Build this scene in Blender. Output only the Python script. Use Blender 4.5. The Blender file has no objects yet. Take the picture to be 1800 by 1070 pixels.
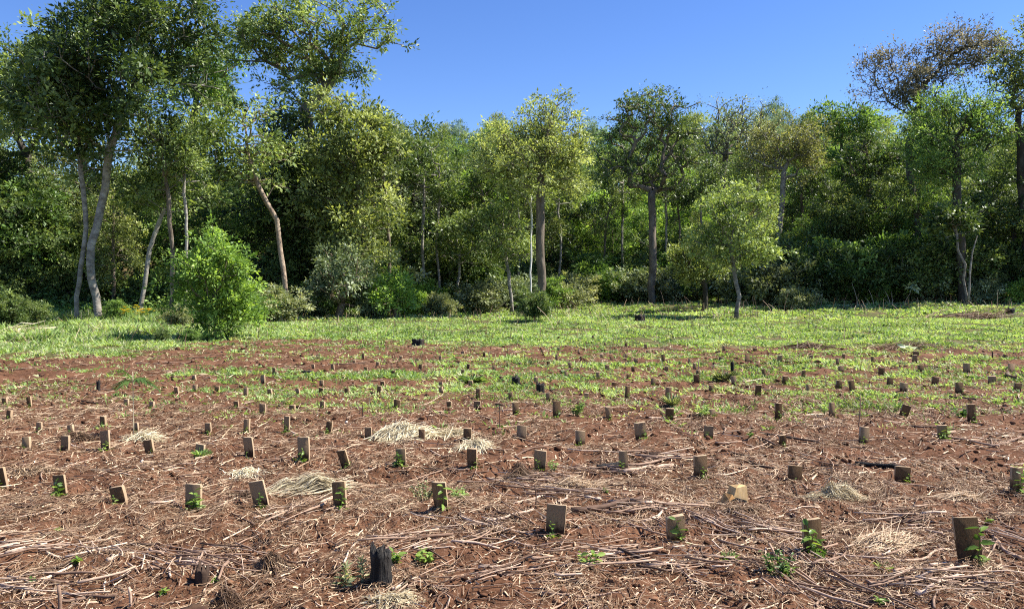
import bpy, bmesh, math, random
import numpy as np
rng = np.random.default_rng(7)
random.seed(7)
sc = bpy.context.scene
col = sc.collection
R = math.radians

# ------------------------------------------------------------------ camera, sky, sun, exposure
CAMZ = 1.6; F = 1360.0; HX = 900.0; HY = 500.0
cam = bpy.data.objects.new('camera', bpy.data.cameras.new('camera')); col.objects.link(cam)
cam.location = (0, 0, CAMZ); cam.rotation_euler = (R(90), 0, 0)
cam.data.sensor_width = 36; cam.data.lens = 36*F/1800; cam.data.shift_y = -35/1800
cam.data.clip_start = 0.05; cam.data.clip_end = 2000
sc.camera = cam
SUN_AZ, SUN_EL = 84.0, 50.0            # degrees from +Y towards +X, and above the horizon
world = bpy.data.worlds.new('World'); sc.world = world; world.use_nodes = True
wn = world.node_tree.nodes; wl = world.node_tree.links
bg = wn['Background']; sky = wn.new('ShaderNodeTexSky'); sky.sky_type = 'NISHITA'
sky.sun_disc = False; sky.sun_elevation = R(SUN_EL); sky.sun_rotation = R(SUN_AZ)
sky.air_density = 1.0; sky.dust_density = 0.0; sky.ozone_density = 4.0; sky.altitude = 600
hs = wn.new('ShaderNodeHueSaturation'); hs.inputs['Saturation'].default_value = 1.19; hs.inputs['Hue'].default_value = 0.514
wl.new(sky.outputs[0], hs.inputs['Color']); wl.new(hs.outputs[0], bg.inputs[0]); bg.inputs[1].default_value = 0.088
sl = bpy.data.lights.new('sun', 'SUN'); so = bpy.data.objects.new('sun', sl); col.objects.link(so)
sl.energy = 5.0; sl.angle = R(0.5); sl.color = (1.0, 0.95, 0.86)
so.rotation_euler = (R(90-SUN_EL), 0, R(180-SUN_AZ))
sc.view_settings.view_transform = 'Standard'; sc.view_settings.look = 'None'
sc.view_settings.exposure = 1.2; sc.view_settings.gamma = 1
sc.render.engine = 'CYCLES'
sc.cycles.use_denoising = False; sc.cycles.filter_width = 1.1; sc.cycles.sample_clamp_indirect = 4
sc.cycles.max_bounces = 5; sc.cycles.diffuse_bounces = 2; sc.cycles.glossy_bounces = 2
sc.cycles.transmission_bounces = 2; sc.cycles.transparent_max_bounces = 4

# ------------------------------------------------------------------ numpy noise and terrain
_perm = np.random.default_rng(3).random((256, 256)).astype(np.float64)
def vnoise(x, y):
    xi = np.floor(x).astype(int); yi = np.floor(y).astype(int)
    fx = x-xi; fy = y-yi; fx = fx*fx*(3-2*fx); fy = fy*fy*(3-2*fy)
    a = _perm[xi & 255, yi & 255]; b = _perm[(xi+1) & 255, yi & 255]
    c = _perm[xi & 255, (yi+1) & 255]; d = _perm[(xi+1) & 255, (yi+1) & 255]
    return (a*(1-fx)+b*fx)*(1-fy)+(c*(1-fx)+d*fx)*fy
def fbm(x, y, o=4):
    s = 0; a = .5; t = 0
    for k in range(o):
        s = s+a*vnoise(x*2**k+17.3*k, y*2**k+9.1*k); t += a; a *= .5
    return s/t
def sm(t): t = np.clip(t, 0, 1); return t*t*(3-2*t)
def macro(x, y):
    h = 1.1*sm((y-27)/28)*sm((x-2)/30) + .25*sm((y-40)/25)
    h = h + .12*(fbm(x*.22+5, y*.22, 2)-.5)*sm((y-16)/8)
    prof = .42+.58*sm((x+70)/75) - .25*sm((x-45)/50)
    h = h + 18*sm((y-58)/85)*prof + 30*sm((y-170)/250)
    return h
def micro(x, y):
    ridge = fbm(x*.35+3, y*1.3, 3)-.5
    lump = fbm(x*3.1, y*3.4, 3)-.5
    fine = fbm(x*13, y*13, 3)-.5
    soil = 1-.75*sm((y-18)/5)
    return (.11*ridge+.11*lump+.055*fine)*soil*(1-sm((y-50)/20)) + .16*(fbm(x*.9, y*.9, 3)-.5)*sm((y-18)/5)*(1-sm((y-70)/20))
def H(x, y):
    x = np.asarray(x, float); y = np.asarray(y, float)
    return macro(x, y)+micro(x, y)
def h1(x, y): return float(H(np.array([x]), np.array([y]))[0])
_D = np.geomspace(2.2, 300, 900)
def W(px, py):
    """the point where the ground is seen at a place of the photograph"""
    x = (px-HX)/F*_D; z = CAMZ-(py-HY)/F*_D
    g = macro(x, _D); k = np.nonzero(z <= g)[0]
    k = k[0] if len(k) else len(_D)-1
    d = _D[k]; X = (px-HX)/F*d
    return X, d, h1(X, d)
def Pd(px, py, d): return np.array([(px-HX)/F*d, d, CAMZ-(py-HY)/F*d])

def topx(x, y): return HX+x/y*F, HY+CAMZ/y*F
def edge_soil(px):      # where bare soil gives way to the green field (photo row at a column)
    return np.interp(px, [-600, 0, 120, 260, 330, 420, 560, 700, 900, 1100, 1300, 1500, 1650, 1800, 2400], [630, 628, 627, 622, 607, 601, 598, 602, 609, 611, 613, 614, 612, 606, 600])
def weed_density(x, y):
    px, py = topx(x, y)
    n = fbm(x*.38+20, y*1.3+4, 4); n2 = fbm(x*1.9+7, y*3.2+1, 3)
    e = edge_soil(px)+ (n2-.5)*14
    field = sm((e-py)/5)
    strip = np.exp(-((py-662-(px-900)*.004)/9)**2)*sm((px-240)/80)*.9
    strip = strip+np.exp(-((py-692)/13)**2)*sm((px-330)/200)*.95
    strip = strip+np.exp(-((py-718)/9)**2)*(.9-.35*sm((px-1250)/100))
    strip = strip+np.exp(-((py-640)/8)**2)*sm((px-680)/150)*.8
    strip = strip+np.exp(-((py-625)/6)**2)*sm((px-760)/300)*.45
    strip = strip+.16*sm((735-py)/20)
    strip = strip*sm((n-.36)/.16)*(.2+1.0*sm((n2-.42)/.2))*.74
    return np.clip(np.maximum(field, strip*(py > e)), 0, 1), field
def wood_edge(x):       # depth at which the wood begins
    return np.interp(x, [-60, -22, -14, -9, -4, 0, 5, 12, 20, 28, 36, 70], [30, 31, 34, 40, 43, 47, 58, 58, 54, 51, 47, 40])

# ------------------------------------------------------------------ mesh helpers
def mesh_np(name, V, F4, mats, tint=None, midx=None, smooth=False):
    me = bpy.data.meshes.new(name)
    V = np.ascontiguousarray(V, dtype=np.float32)
    F4 = F4 if isinstance(F4, list) else [F4]
    F4 = [f for f in F4 if len(f)]
    li = np.concatenate([f.ravel() for f in F4]).astype(np.int32)
    lt = np.concatenate([np.full(len(f), f.shape[1]) for f in F4]).astype(np.int32)
    ls = np.concatenate([[0], np.cumsum(lt)[:-1]]).astype(np.int32)
    me.vertices.add(len(V)); me.vertices.foreach_set('co', V.ravel())
    me.loops.add(len(li)); me.loops.foreach_set('vertex_index', li)
    me.polygons.add(len(lt)); me.polygons.foreach_set('loop_start', ls); me.polygons.foreach_set('loop_total', lt)
    if smooth: me.polygons.foreach_set('use_smooth', np.ones(len(lt), bool))
    for m in (mats if isinstance(mats, (list, tuple)) else [mats]): me.materials.append(m)
    if midx is not None: me.polygons.foreach_set('material_index', np.asarray(midx, np.int32))
    if tint is not None:
        a = me.attributes.new('tint', 'FLOAT', 'POINT'); a.data.foreach_set('value', np.asarray(tint, np.float32))
    me.update(calc_edges=True)
    return me
def link(name, me, parent=None):
    o = bpy.data.objects.new(name, me); col.objects.link(o)
    if parent is not None: o.parent = parent
    return o
def empty(name, loc=(0, 0, 0), rz=0.0):
    o = bpy.data.objects.new(name, None); col.objects.link(o); o.location = loc; o.rotation_euler = (0, 0, rz)
    o.empty_display_size = .1
    return o
def tag(o, label, cat, group=None):
    o['label'] = label; o['category'] = cat
    if group: o['group'] = group
    return o
def unit(v): return v/np.maximum(np.linalg.norm(v, axis=-1, keepdims=True), 1e-9)

def kites(B, D, N, L, Wd, fold=.12, droop=.0):
    """leaf or blade: four corners, slightly folded along the midrib"""
    n = len(B); L = np.broadcast_to(L, n)[:, None]; Wd = np.broadcast_to(Wd, n)[:, None]
    D = unit(D); S = unit(np.cross(D, N)); N = np.cross(S, D)
    V = np.empty((n, 4, 3))
    V[:, 0] = B
    V[:, 1] = B+D*L*.42+S*Wd*.5+N*Wd*fold
    V[:, 2] = B+D*L-np.array([0, 0, 1.])*L*droop
    V[:, 3] = B+D*L*.42-S*Wd*.5+N*Wd*fold
    Fq = np.arange(n*4).reshape(n, 4)
    return V.reshape(-1, 3), Fq
def ribbons(P, Wd, N=None):
    """P (n,k,3) centre lines, width (n,) -> flat strips"""
    n, k, _ = P.shape
    T = np.gradient(P, axis=1); T = unit(T)
    if N is None: N = unit(rng.normal(0, .5, (n, 1, 3))+np.array([0, 0, 1.]))
    S = unit(np.cross(T, np.broadcast_to(N, T.shape)))
    taper = np.linspace(1, .55, k)[None, :, None]
    w = np.broadcast_to(Wd, n)[:, None, None]*.5*taper
    V = np.stack([P+S*w, P-S*w], axis=2).reshape(-1, 3)
    base = (np.arange(n)*k*2)[:, None]+(np.arange(k-1)*2)[None, :]
    Fq = np.stack([base, base+1, base+3, base+2], axis=-1).reshape(-1, 4)
    return V, Fq
def tubes(P, Rr, sides=6, caps=True):
    """P (n,k,3), Rr (n,k) -> tubes"""
    n, k, _ = P.shape
    T = unit(np.gradient(P, axis=1))
    ref = np.where(np.abs(T[..., 2:3]) > .9, np.array([1., 0, 0]), np.array([0, 0, 1.]))
    ref = np.broadcast_to(ref[:, :1], T.shape)
    A = unit(np.cross(T, ref)); Bv = np.cross(T, A)
    th = np.arange(sides)/sides*2*math.pi
    V = P[:, :, None]+Rr[:, :, None, None]*(np.cos(th)[None, None, :, None]*A[:, :, None]+np.sin(th)[None, None, :, None]*Bv[:, :, None])
    V = V.reshape(-1, 3)
    b = (np.arange(n)*k*sides)[:, None, None]+(np.arange(k-1)*sides)[None, :, None]+np.arange(sides)[None, None, :]
    nx = (np.arange(n)*k*sides)[:, None, None]+(np.arange(k-1)*sides)[None, :, None]+((np.arange(sides)+1) % sides)[None, None, :]
    Fq = np.stack([b, nx, nx+sides, b+sides], axis=-1).reshape(-1, 4)
    if not caps: return V, [Fq]
    c0 = (np.arange(n)*k*sides)[:, None]+np.arange(sides)[None, ::-1]
    c1 = (np.arange(n)*k*sides+(k-1)*sides)[:, None]+np.arange(sides)[None]
    return V, [Fq, np.concatenate([c0, c1])]
def merge(parts):
    """[(V,[F...],tint)] -> V, faces, tint"""
    Vs = []; fs = {}; ts = []; o = 0
    for V, Fs, t in parts:
        for f in (Fs if isinstance(Fs, list) else [Fs]): fs.setdefault(f.shape[1], []).append(f+o)
        Vs.append(V); ts.append(np.broadcast_to(t, len(V))); o += len(V)
    return np.concatenate(Vs), [np.concatenate(f) for f in fs.values()], np.concatenate(ts)

# ------------------------------------------------------------------ materials
def mat(name):
    m = bpy.data.materials.new(name); m.use_nodes = True
    nt = m.node_tree; nt.nodes.clear()
    out = nt.nodes.new('ShaderNodeOutputMaterial')
    return m, nt, out
def N_(nt, t, **kw):
    n = nt.nodes.new(t)
    for k, v in kw.items(): setattr(n, k, v)
    return n
def ramp(nt, stops):
    r = nt.nodes.new('ShaderNodeValToRGB'); e = r.color_ramp.elements
    while len(e) < len(stops): e.new(.5)
    for el, (p, c) in zip(e, stops): el.position = p; el.color = (*c, 1)
    return r
def leaf_mat(name, dark, mid, light, trans=.35, rough=.42, spec=.5, tcol=(1.35, 1.32, .6), gain=2.75):
    spec *= .6; rough += .06
    dark, mid, light = [tuple(c*gain for c in k) for k in (dark, mid, light)]
    m, nt, out = mat(name); L = nt.links
    at = N_(nt, 'ShaderNodeAttribute', attribute_name='tint'); oi = N_(nt, 'ShaderNodeObjectInfo')
    ad = N_(nt, 'ShaderNodeMath', operation='MULTIPLY_ADD'); ad.inputs[1].default_value = .36
    L.new(oi.outputs['Random'], ad.inputs[0]); L.new(at.outputs['Fac'], ad.inputs[2])
    sb = N_(nt, 'ShaderNodeMath', operation='SUBTRACT'); sb.inputs[1].default_value = .18; L.new(ad.outputs[0], sb.inputs[0])
    r = ramp(nt, [(0.05, dark), (.5, mid), (.95, light)]); L.new(sb.outputs[0], r.inputs[0])
    p = N_(nt, 'ShaderNodeBsdfPrincipled'); p.inputs['Roughness'].default_value = rough; p.inputs['Specular IOR Level'].default_value = spec
    L.new(r.outputs[0], p.inputs['Base Color'])
    mx = N_(nt, 'ShaderNodeMix', data_type='RGBA', blend_type='MULTIPLY'); mx.inputs[0].default_value = 1
    L.new(r.outputs[0], mx.inputs[6]); mx.inputs[7].default_value = (*tcol, 1)
    t = N_(nt, 'ShaderNodeBsdfTranslucent'); L.new(mx.outputs[2], t.inputs[0])
    s = N_(nt, 'ShaderNodeMixShader'); s.inputs[0].default_value = trans
    L.new(p.outputs[0], s.inputs[1]); L.new(t.outputs[0], s.inputs[2]); L.new(s.outputs[0], out.inputs[0])
    return m
def rough_mat(name, stops, scale=6, bump=.4, rough=.85, stretch=(1, 1, 1), tint=False, coord='Object', detail=6, bdist=.01, spec=.25, bscale=None, rand=.12):
    m, nt, out = mat(name); L = nt.links
    tc = N_(nt, 'ShaderNodeTexCoord'); mp = N_(nt, 'ShaderNodeMapping'); mp.inputs['Scale'].default_value = stretch
    L.new(tc.outputs[coord], mp.inputs[0])
    n = N_(nt, 'ShaderNodeTexNoise'); n.inputs['Scale'].default_value = scale; n.inputs['Detail'].default_value = detail; n.inputs['Roughness'].default_value = .65
    L.new(mp.outputs[0], n.inputs['Vector'])
    v = n.outputs['Fac']
    if tint:
        at = N_(nt, 'ShaderNodeAttribute', attribute_name='tint')
        a = N_(nt, 'ShaderNodeMath', operation='MULTIPLY_ADD'); a.inputs[1].default_value = .45
        L.new(v, a.inputs[0]); s = N_(nt, 'ShaderNodeMath', operation='SUBTRACT'); L.new(at.outputs['Fac'], s.inputs[0]); s.inputs[1].default_value = .22
        L.new(s.outputs[0], a.inputs[2]); v = a.outputs[0]
    oi = N_(nt, 'ShaderNodeObjectInfo'); q = N_(nt, 'ShaderNodeMath', operation='MULTIPLY_ADD'); q.inputs[1].default_value = rand
    L.new(oi.outputs['Random'], q.inputs[0]); L.new(v, q.inputs[2])
    r = ramp(nt, stops); L.new(q.outputs[0], r.inputs[0])
    p = N_(nt, 'ShaderNodeBsdfPrincipled'); p.inputs['Roughness'].default_value = rough; p.inputs['Specular IOR Level'].default_value = spec
    L.new(r.outputs[0], p.inputs['Base Color'])
    n2 = N_(nt, 'ShaderNodeTexNoise'); n2.inputs['Scale'].default_value = bscale or scale*3; n2.inputs['Detail'].default_value = 5; L.new(mp.outputs[0], n2.inputs['Vector'])
    b = N_(nt, 'ShaderNodeBump'); b.inputs['Strength'].default_value = bump; b.inputs['Distance'].default_value = bdist
    L.new(n2.outputs['Fac'], b.inputs['Height']); L.new(b.outputs[0], p.inputs['Normal'])
    L.new(p.outputs[0], out.inputs[0])
    return m
M = {}
M['dark'] = leaf_mat('leaf_dark', (.010, .019, .006), (.034, .053, .016), (.088, .112, .036), .30, .38)
M['olive'] = leaf_mat('leaf_olive', (.020, .032, .010), (.055, .080, .024), (.15, .18, .06), .32, .42)
M['yolive'] = leaf_mat('leaf_yellow_olive', (.022, .033, .010), (.076, .093, .030), (.20, .22, .085), .36, .45)
M['green'] = leaf_mat('leaf_green', (.014, .032, .009), (.045, .078, .020), (.115, .165, .045), .40, .42)
M['lime'] = leaf_mat('leaf_lime', (.028, .055, .011), (.080, .128, .026), (.17, .235, .06), .45, .5)
M['grey'] = leaf_mat('leaf_grey_green', (.026, .038, .018), (.070, .090, .045), (.19, .21, .13), .25, .4)
M['blue'] = leaf_mat('leaf_blue_green', (.028, .048, .034), (.060, .092, .060), (.13, .17, .11), .30, .5)
M['brown'] = leaf_mat('leaf_brown', (.030, .030, .016), (.078, .074, .042), (.14, .13, .078), .35, .5, tcol=(1.05, .95, .9))
M['brownish'] = leaf_mat('leaf_brownish_green', (.028, .032, .013), (.080, .084, .034), (.18, .18, .08), .32, .5)
M['weed'] = leaf_mat('leaf_weed', (.050, .09, .024), (.24, .37, .105), (.50, .63, .25), .42, .5, gain=1.0)
M['weed2'] = leaf_mat('leaf_weed_blue', (.07, .09, .04), (.27, .31, .14), (.52, .53, .32), .35, .5, gain=1.0)
M['seedling'] = leaf_mat('leaf_seedling', (.03, .06, .012), (.075, .13, .024), (.18, .25, .05), .35, .35, gain=1.6)
M['yellow'] = leaf_mat('petal_yellow', (.55, .35, .01), (.75, .50, .015), (.85, .65, .03), .2, .5, tcol=(1, 1, 1), gain=1.0)
M['straw'] = leaf_mat('dry_straw', (.07, .038, .020), (.26, .16, .090), (.72, .55, .36), .12, .55, tcol=(1, .9, .7), gain=1.0)
M['hay'] = leaf_mat('pale_hay', (.38, .30, .17), (.68, .58, .38), (.85, .78, .56), .15, .5, tcol=(1, .95, .8), gain=1.0)
M['bark'] = rough_mat('bark_brown', [(.25, (.045, .034, .024)), (.5, (.12, .095, .07)), (.75, (.24, .20, .155))], 3.5, .8, stretch=(1, 1, .35), bdist=.05)
M['bark_pale'] = rough_mat('bark_pale', [(.3, (.05, .043, .033)), (.48, (.17, .15, .125)), (.62, (.28, .255, .215)), (.8, (.42, .39, .34))], 3.0, .6, stretch=(1, 1, 1.6), bdist=.03)
M['bark_red'] = rough_mat('bark_reddish', [(.3, (.05, .035, .024)), (.5, (.16, .115, .08)), (.7, (.36, .28, .20))], 3.2, .9, stretch=(1, 1, .7), bdist=.05)
M['bark_dark'] = rough_mat('bark_dark', [(.3, (.018, .015, .011)), (.55, (.05, .042, .032)), (.8, (.11, .10, .08))], 3.5, .8, stretch=(1, 1, .35), bdist=.05)
M['bark_white'] = rough_mat('bark_white', [(.3, (.35, .34, .32)), (.6, (.62, .61, .58))], 4, .3)
M['stick'] = rough_mat('stick_wood', [(.1, (.05, .03, .02)), (.42, (.15, .088, .058)), (.7, (.36, .24, .165)), (.95, (.60, .45, .33))], 25, .5, tint=True, bdist=.004)
M['board'] = rough_mat('board_wood', [(.25, (.040, .021, .008)), (.5, (.10, .055, .022)), (.75, (.17, .10, .048)), (.98, (.27, .18, .10))], 9, .5, stretch=(3, 3, .45), bdist=.006, rand=.62)
def add_mud(m, h=.32):
    nt = m.node_tree; L = nt.links; p = next(n for n in nt.nodes if n.type == 'BSDF_PRINCIPLED'); src = p.inputs['Base Color'].links[0].from_socket
    tc = N_(nt, 'ShaderNodeTexCoord'); sp = N_(nt, 'ShaderNodeSeparateXYZ'); L.new(tc.outputs['Object'], sp.inputs[0])
    n = N_(nt, 'ShaderNodeTexNoise'); n.inputs['Scale'].default_value = 3.5; L.new(tc.outputs['Object'], n.inputs['Vector'])
    a = N_(nt, 'ShaderNodeMath', operation='MULTIPLY_ADD'); a.inputs[1].default_value = -.9; L.new(n.outputs['Fac'], a.inputs[0]); L.new(sp.outputs['Z'], a.inputs[2])
    r = ramp(nt, [(0, (1, 1, 1)), (h, (0, 0, 0))]); ad = N_(nt, 'ShaderNodeMath', operation='ADD'); ad.inputs[1].default_value = .35; L.new(a.outputs[0], ad.inputs[0]); L.new(ad.outputs[0], r.inputs[0])
    mx = N_(nt, 'ShaderNodeMix', data_type='RGBA'); L.new(r.outputs[0], mx.inputs[0]); L.new(src, mx.inputs[6]); mx.inputs[7].default_value = (.045, .020, .010, 1)
    L.new(mx.outputs[2], p.inputs['Base Color'])
add_mud(M['board'])
M['sunlit_cut_edge'] = rough_mat('board_cut_edge_sunlit', [(.3, (.22, .14, .08)), (.6, (.38, .27, .165)), (.8, (.52, .40, .27))], 30, .4, bdist=.002)  # cut edges, with sunlight on board tops and sides put into the colour
M['char'] = rough_mat('charred_wood', [(.38, (.005, .0045, .004)), (.6, (.012, .011, .010)), (.78, (.045, .038, .032)), (.95, (.12, .10, .08))], 14, 1.0, stretch=(2.5, 2.5, .35), bdist=.02, rough=.7)
M['cutwood'] = rough_mat('split_wood', [(.3, (.14, .065, .02)), (.5, (.36, .19, .065)), (.75, (.58, .38, .17))], 10, .6, stretch=(2, 2, .6), bdist=.01)
M['cutpale'] = rough_mat('pale_split_wood', [(.3, (.36, .21, .08)), (.6, (.60, .40, .18)), (.8, (.74, .55, .30))], 12, .4, stretch=(1, 1, .3), bdist=.004)
M['stone'] = rough_mat('pale_crumb', [(.3, (.38, .32, .27)), (.7, (.68, .62, .55))], 20, .4)
M['clod'] = rough_mat('soil_clod', [(.2, (.038, .017, .009)), (.5, (.102, .048, .026)), (.8, (.21, .11, .062))], 12, .7, tint=True, bdist=.01, rough=.95, spec=.1)

def ground_mat():
    m, nt, out = mat('field_ground'); L = nt.links
    g = N_(nt, 'ShaderNodeNewGeometry')
    def noise(s, d=6, r=.62):
        n = N_(nt, 'ShaderNodeTexNoise'); n.inputs['Scale'].default_value = s; n.inputs['Detail'].default_value = d; n.inputs['Roughness'].default_value = r
        L.new(g.outputs['Position'], n.inputs['Vector']); return n
    n1 = noise(1.1, 8, .7); n2 = noise(14, 6, .7); n3 = noise(60, 3, .6)
    a = N_(nt, 'ShaderNodeMath', operation='MULTIPLY_ADD'); a.inputs[1].default_value = .45; L.new(n2.outputs['Fac'], a.inputs[0])
    b = N_(nt, 'ShaderNodeMath', operation='MULTIPLY'); b.inputs[1].default_value = .55; L.new(n1.outputs['Fac'], b.inputs[0]); L.new(b.outputs[0], a.inputs[2])
    soil = ramp(nt, [(.30, (.034, .015, .008)), (.44, (.082, .038, .0195)), (.56, (.138, .066, .036)), (.70, (.24, .128, .074))]); L.new(a.outputs[0], soil.inputs[0])
    fl = ramp(nt, [(.60, (0, 0, 0)), (.70, (1, 1, 1))]); L.new(n3.outputs['Fac'], fl.inputs[0])
    mx = N_(nt, 'ShaderNodeMix', data_type='RGBA'); fm = N_(nt, 'ShaderNodeMath', operation='MULTIPLY'); fm.inputs[1].default_value = .45
    L.new(fl.outputs[0], fm.inputs[0]); L.new(fm.outputs[0], mx.inputs[0]); L.new(soil.outputs[0], mx.inputs[6]); mx.inputs[7].default_value = (.42, .28, .20, 1)
    gr = ramp(nt, [(.34, (.045, .040, .016)), (.48, (.075, .080, .026)), (.58, (.13, .10, .05)), (.75, (.20, .14, .085))]); L.new(a.outputs[0], gr.inputs[0])
    at = N_(nt, 'ShaderNodeAttribute', attribute_name='tint')
    mg = N_(nt, 'ShaderNodeMix', data_type='RGBA'); L.new(at.outputs['Fac'], mg.inputs[0]); L.new(mx.outputs[2], mg.inputs[6]); L.new(gr.outputs[0], mg.inputs[7])
    p = N_(nt, 'ShaderNodeBsdfPrincipled'); p.inputs['Roughness'].default_value = .95; p.inputs['Specular IOR Level'].default_value = .1
    L.new(mg.outputs[2], p.inputs['Base Color'])
    b1 = N_(nt, 'ShaderNodeBump'); b1.inputs['Strength'].default_value = .8; b1.inputs['Distance'].default_value = .02; L.new(n2.outputs['Fac'], b1.inputs['Height'])
    b2 = N_(nt, 'ShaderNodeBump'); b2.inputs['Strength'].default_value = .6; b2.inputs['Distance'].default_value = .005; L.new(n3.outputs['Fac'], b2.inputs['Height']); L.new(b1.outputs[0], b2.inputs['Normal'])
    L.new(b2.outputs[0], p.inputs['Normal']); L.new(p.outputs[0], out.inputs[0])
    return m

# ------------------------------------------------------------------ ground
def build_ground():
    ys = np.concatenate([np.linspace(-7.5, 2.4, 30)[:-1], np.geomspace(2.4, 62, 560), np.geomspace(62, 900, 90)[1:]])
    t = np.linspace(-1, 1, 860); s = .42*t+1.6*np.sign(t)*np.abs(t)**5
    X = s[None, :]*(ys[:, None]+9); Y = np.broadcast_to(ys[:, None], X.shape)
    Z = H(X, Y)
    d, f = weed_density(X, np.maximum(Y, 1.5))
    wood = sm((Y-wood_edge(X)+1)/4)
    g = np.clip(f+.35*d, 0, 1)*(1-wood*.4)
    V = np.stack([X, Y, Z], -1).reshape(-1, 3); n, k = X.shape
    i = (np.arange(n-1)[:, None]*k+np.arange(k-1)[None, :])
    Fq = np.stack([i, i+1, i+k+1, i+k], -1).reshape(-1, 4)
    o = link('ground', mesh_np('ground', V, Fq, ground_mat(), tint=g.ravel(), smooth=True))
    o['kind'] = 'structure'
build_ground()

# ------------------------------------------------------------------ trees
def crown_leaves(tips, dirs, per, csize, L, aspect, seed, droop=.25, flat=.55, up=.75, outward=None):
    r = np.random.default_rng(seed)
    n = len(tips)*per
    base_t = np.clip(r.normal(.52, .24, len(tips)), 0, 1)
    ti = np.repeat(np.arange(len(tips)), per)
    if dirs is None:
        off = r.normal(0, 1, (n, 3)); off = off/np.linalg.norm(off, axis=1, keepdims=True)*(r.random(n)**.5)[:, None]
        cs = csize*r.uniform(.65, 1.35, len(tips))[ti]
        C = tips[ti]+off*cs[:, None]*np.array([1, 1, flat])
        az = r.uniform(0, 2*math.pi, n)
        D = np.stack([np.cos(az), np.sin(az), -droop+r.normal(0, .35, n)], 1)+off*.6
    else:                                   # leaves set along short twigs that fan out from each branch end
        K = 5; tw = np.repeat(unit(dirs), K, 0)*.8+r.normal(0, .55, (len(tips)*K, 3))*np.array([1, 1, .75])+np.array([0, 0, .12]); tw = unit(tw)
        tl = np.repeat(csize*r.uniform(.6, 1.4, len(tips)), K)*r.uniform(.6, 1.5, len(tips)*K)
        k = ti*K+r.integers(0, K, n); t = r.random(n)**.75; off = r.normal(0, 1, (n, 3))
        C = tips[ti]+tw[k]*(tl[k]*t)[:, None]+off*(.10*csize+.04)*np.array([1, 1, .7])
        C[:, 2] -= droop*.45*tl[k]*t*t
        D = tw[k]*.7+unit(off)*.8; D[:, 2] -= droop*.6; off = tw[k]
    Nn = unit(r.normal(0, .62, (n, 3))+np.array([.25, 0, up])+off*.2)
    ln = L*r.uniform(.75, 1.25, len(tips))[ti]*np.clip(r.gamma(6, .16, n), .35, 1.5)
    V, Fq = kites(C, D, Nn, ln, ln*aspect, .12)
    tint = np.clip(base_t[ti]+r.normal(0, .12, n), 0, 1)
    return V, Fq, np.repeat(tint, 4)
def grow(path, lobes, ntips, seed, shell=.5, seg=.7, wig=.10, bal=.35, minparent=0.35):
    """trunk path (k,3) and crown lobes (cx,cy,cz,rx,ry,rz) -> nodes, parents, tips"""
    r = np.random.default_rng(seed)
    P = []; par = []; ln = []
    def add(p, q):
        P.append(p); par.append(q); ln.append(0 if q < 0 else ln[q]+np.linalg.norm(P[q]-p)); return len(P)-1
    last = -1
    for a, b in zip(path[:-1], path[1:]):
        k = max(1, int(round(np.linalg.norm(b-a)/seg)))
        for i in range(k): last = add(a+(b-a)*i/k + (r.normal(0, .03, 3) if last >= 0 else 0), last)
    last = add(path[-1], last); nt = len(P)
    first = int(nt*minparent)
    vol = np.array([l[3]*l[4]*l[5] for l in lobes]) ** .75; vol /= vol.sum()
    ks = r.choice(len(lobes), ntips, p=vol); Lb = np.array(lobes)[ks]
    q = r.normal(0, 1, (ntips, 3)); q /= np.linalg.norm(q, axis=1, keepdims=True)
    rad = shell+(1-shell)*r.random(ntips)**.6
    rad = rad*np.where(r.random(ntips) < .16, r.uniform(1.1, 1.42, ntips), 1)
    T = Lb[:, :3]+q*Lb[:, 3:]*rad[:, None]
    if ntips >= 100:                                     # branch ends gather in sprays with gaps between
        ng = int(ntips/4.5); gi = r.integers(0, ng, ntips-ng); ms = float(np.median(Lb[:, 3]))
        T[ng:] = T[gi]+r.normal(0, 1, (ntips-ng, 3))*np.clip(.24*ms+.12, .1, .55)*np.array([1, 1, .6])
    order = np.argsort(np.linalg.norm(T-P[-1], axis=1)); T = T[order]
    PA = np.array(P); LA = np.array(ln); tips = []
    cap = 64; buf = np.zeros((nt+ntips*12, 3)); lb = np.zeros(len(buf)); buf[:nt] = PA; lb[:nt] = LA; cnt = nt
    for t in T:
        d = buf[first:cnt]-t; dist = np.sqrt((d*d).sum(1))
        cost = dist+bal*lb[first:cnt]+.6*np.maximum(0, d[:, 2])     # parents above the tip cost more
        j = int(np.argmin(cost))+first
        a = buf[j]; L = dist[j-first]; k = max(1, min(10, int(round(L/seg))))
        side = r.normal(0, wig*L, 3); bow = .12*L
        q = j
        for i in range(1, k+1):
            u = i/k; p = a+(t-a)*u+(side-np.array([0, 0, bow]))*4*u*(1-u)*.5
            q = add(p, q)
            if cnt < len(buf): buf[cnt] = p; lb[cnt] = ln[q]; cnt += 1
        tips.append(q)
    return np.array(P), np.array(par), np.array(tips), nt
def limbs(P, par, tips, nt, rb, rt=.014, sides=6, expo=.5, tsides=12, flare=1.25):
    n = len(P); w = np.zeros(n); w[tips] = 1
    for i in range(n-1, 0, -1): w[par[i]] += w[i]
    rt = rt*.55; rad = rt+(rb-rt)*(w/w[0])**(expo+.04)
    t = np.linspace(0, 1, nt); rad[:nt] = np.maximum(rad[:nt], rb*(1-.74*t))*1.0; rad[0] = rb*flare
    E = np.arange(max(nt, 1), n); E = E[par[E] >= 0]
    a = P[par[E]]; b = P[E]; ra = np.minimum(rad[par[E]], rad[E]*1.5); rb2 = rad[E]
    V1, F1 = tubes(np.stack([a, b], 1), np.stack([ra, rb2], 1), sides, caps=False)
    # the trunk as one continuous sweep
    V0, F0 = tubes(P[None, :nt], rad[None, :nt], tsides)
    return merge([(V0, F0, .5), (V1, F1, .5)])
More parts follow.
